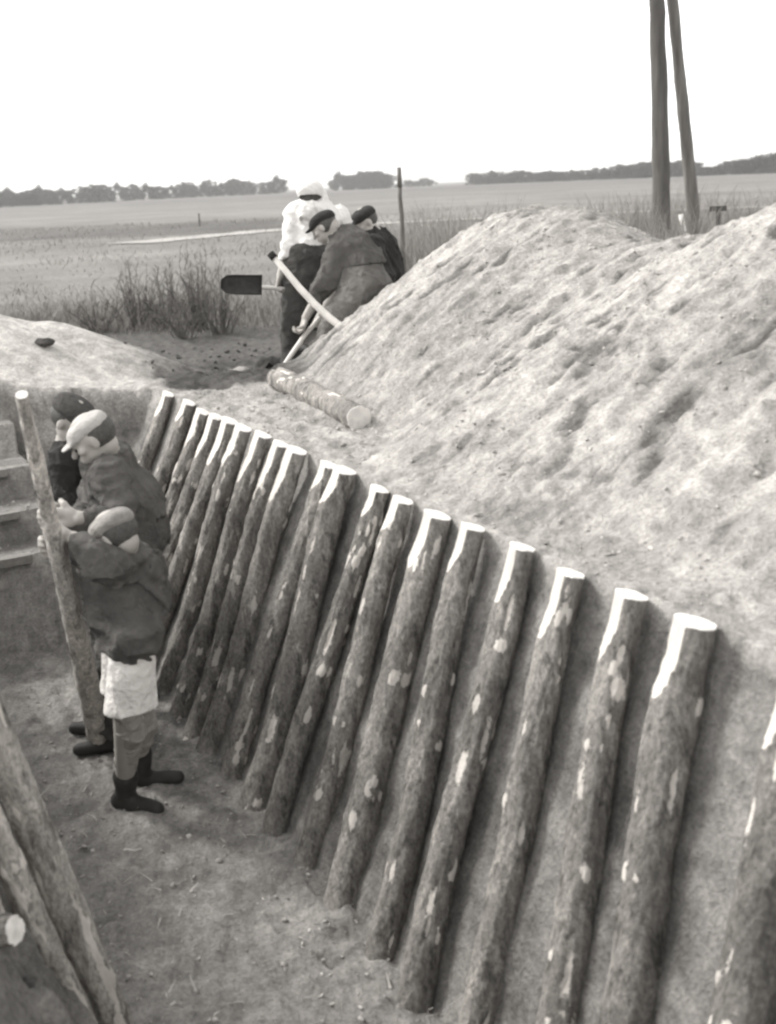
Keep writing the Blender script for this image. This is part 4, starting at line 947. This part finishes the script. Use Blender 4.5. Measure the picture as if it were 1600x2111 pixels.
# ------------------------------------------------------------------ trees on the horizon
def tree_proto(seed, H, Wd, n, low=.12):
    rg = np.random.default_rng(seed); root = empty('field_tree', (0, 0, 0))
    bm = bmesh.new()
    def limb(a, b2, ra, rb):
        d_ = Vector(b2) - Vector(a); m = Matrix.Translation((Vector(a) + Vector(b2)) / 2) @ d_.to_track_quat('Z', 'Y').to_matrix().to_4x4()
        bmesh.ops.create_cone(bm, cap_ends=True, segments=6, radius1=ra, radius2=rb, depth=d_.length, matrix=m)
    limb((0, 0, -.3), (0, 0, H * .55), .14, .07); limb((0, 0, H * .5), (.1, 0, H * .9), .07, .02)
    cl = []
    for k in range(9):
        a = rg.uniform(0, 6.28); z0 = H * rg.uniform(.15, .6); e = np.array([math.cos(a) * Wd * rg.uniform(.25, .5), math.sin(a) * Wd * rg.uniform(.25, .5), min(z0 + H * rg.uniform(.12, .35), H * .95)]); limb((0, 0, z0), tuple(e), .05, .02); cl.append(e)
    cl += [np.array([rg.normal() * Wd * .12, rg.normal() * Wd * .12, H * z]) for z in (.3, .45, .6, .75, .88)] + [np.array([rg.normal() * Wd * .25, rg.normal() * Wd * .25, H * rg.uniform(low, .4)]) for _ in range(5)]
    obj_bm('trunk', bm, m_trunk, root)
    V = []; F = []
    for i in range(n):
        c = cl[rg.integers(len(cl))]; p = c + rg.normal(size=3) * np.array([Wd * .11, Wd * .11, H * .065]); p[2] = max(p[2], H * low * .4); s_ = rg.uniform(.12, .27)
        a = unit(rg.normal(size=3)); b2 = unit(np.cross(a, rg.normal(size=3))); k = len(V); V += [p + s_ * a, p + s_ * b2 * .8, p - s_ * a, p - s_ * b2 * .8]; F.append((k, k + 1, k + 2, k + 3))
    mesh_np('crown', V, F, m_foliage, root, smooth=False)
    return root
TP = [tree_proto(60, 6.0, 5.0, 2200, .04), tree_proto(61, 5.4, 4.8, 2000, .04), tree_proto(62, 6.8, 4.6, 2200, .05), tree_proto(63, 3.8, 4.8, 1500, .03)]
tfirst = [True] * 4
def put_tree(px, D, k, sc, lab, grp):
    q = sight(px, 400, D); o = TP[k] if tfirst[k] else copy_tree(TP[k]); tfirst[k] = False
    o.location = (q[0], q[1], gz_xy(q[0], q[1]) - .1); o.rotation_euler = (0, 0, random.uniform(0, 6.28)); o.scale = (sc * random.uniform(1, 1.25), sc * random.uniform(1, 1.25), sc)
    tag(o, lab, 'tree', grp)
random.seed(3)
GL = 'hazy grey tree in the distant belt along the horizon left of the diggers'
px = -20
while px < 590:
    gap = any(abs(px - g_) < 5 for g_ in (162, 240, 425, 530))
    if not gap: put_tree(px, 395 + .2 * px + random.uniform(-12, 12), random.choice([0, 0, 1, 2]), random.uniform(.7, 1.02) * (1 + px * .0003), GL, 'trees in the left horizon belt')
    px += random.uniform(9, 14)
GM = 'tree in the small wood on the horizon between white headscarf and slim post'
px = 690
while px < 812:
    put_tree(px, 520 + random.uniform(-10, 10), random.choice([0, 1, 2]), random.uniform(.95, 1.25) * (1.1 if 700 < px < 800 else .8), GM, 'trees in the middle horizon wood'); px += random.uniform(8, 12)
px = 842
while px < 892:
    put_tree(px, 560 + random.uniform(-10, 10), random.choice([1, 3]), random.uniform(.7, .95), 'tree in the tiny clump on the horizon just right of the slim post', 'trees in the tiny horizon clump'); px += random.uniform(8, 12)
GR = 'tree in the long dark wood on the horizon at the right behind the line pole'
px = 972
while px < 1625:
    f_ = (px - 972) / 650; D = 470 - 130 * f_
    hsc = .68 + .17 * f_ + .12 * math.sin(px * .02); put_tree(px, D + random.uniform(-10, 10), random.choice([0, 1, 3]), hsc * random.uniform(.9, 1.12), GR, 'trees in the right horizon wood'); px += random.uniform(6, 10)

# ------------------------------------------------------------------ haze
HAZE = True
if HAZE:
    bm = bmesh.new(); bmesh.ops.create_cube(bm, size=1)
    for v_ in bm.verts: v_.co = Vector((v_.co.x * 9800, v_.co.y * 10600 + 300, -3.2 if v_.co.z < 0 else 62.0))
    m = bpy.data.materials.new('haze_air'); m.use_nodes = True; nt = m.node_tree; nt.nodes.remove(nt.nodes['Principled BSDF'])
    pv = nt.nodes.new('ShaderNodeVolumePrincipled'); pv.inputs['Color'].default_value = (.95, .94, .92, 1); pv.inputs['Density'].default_value = .00045; pv.inputs['Anisotropy'].default_value = .2
    nt.links.new(pv.outputs[0], nt.nodes['Material Output'].inputs['Volume'])
    tag(obj_bm('haze', bm, m, smooth=False), kind='stuff')
print('verts', sum(len(o.data.vertices) for o in bpy.data.objects if o.type == 'MESH'))
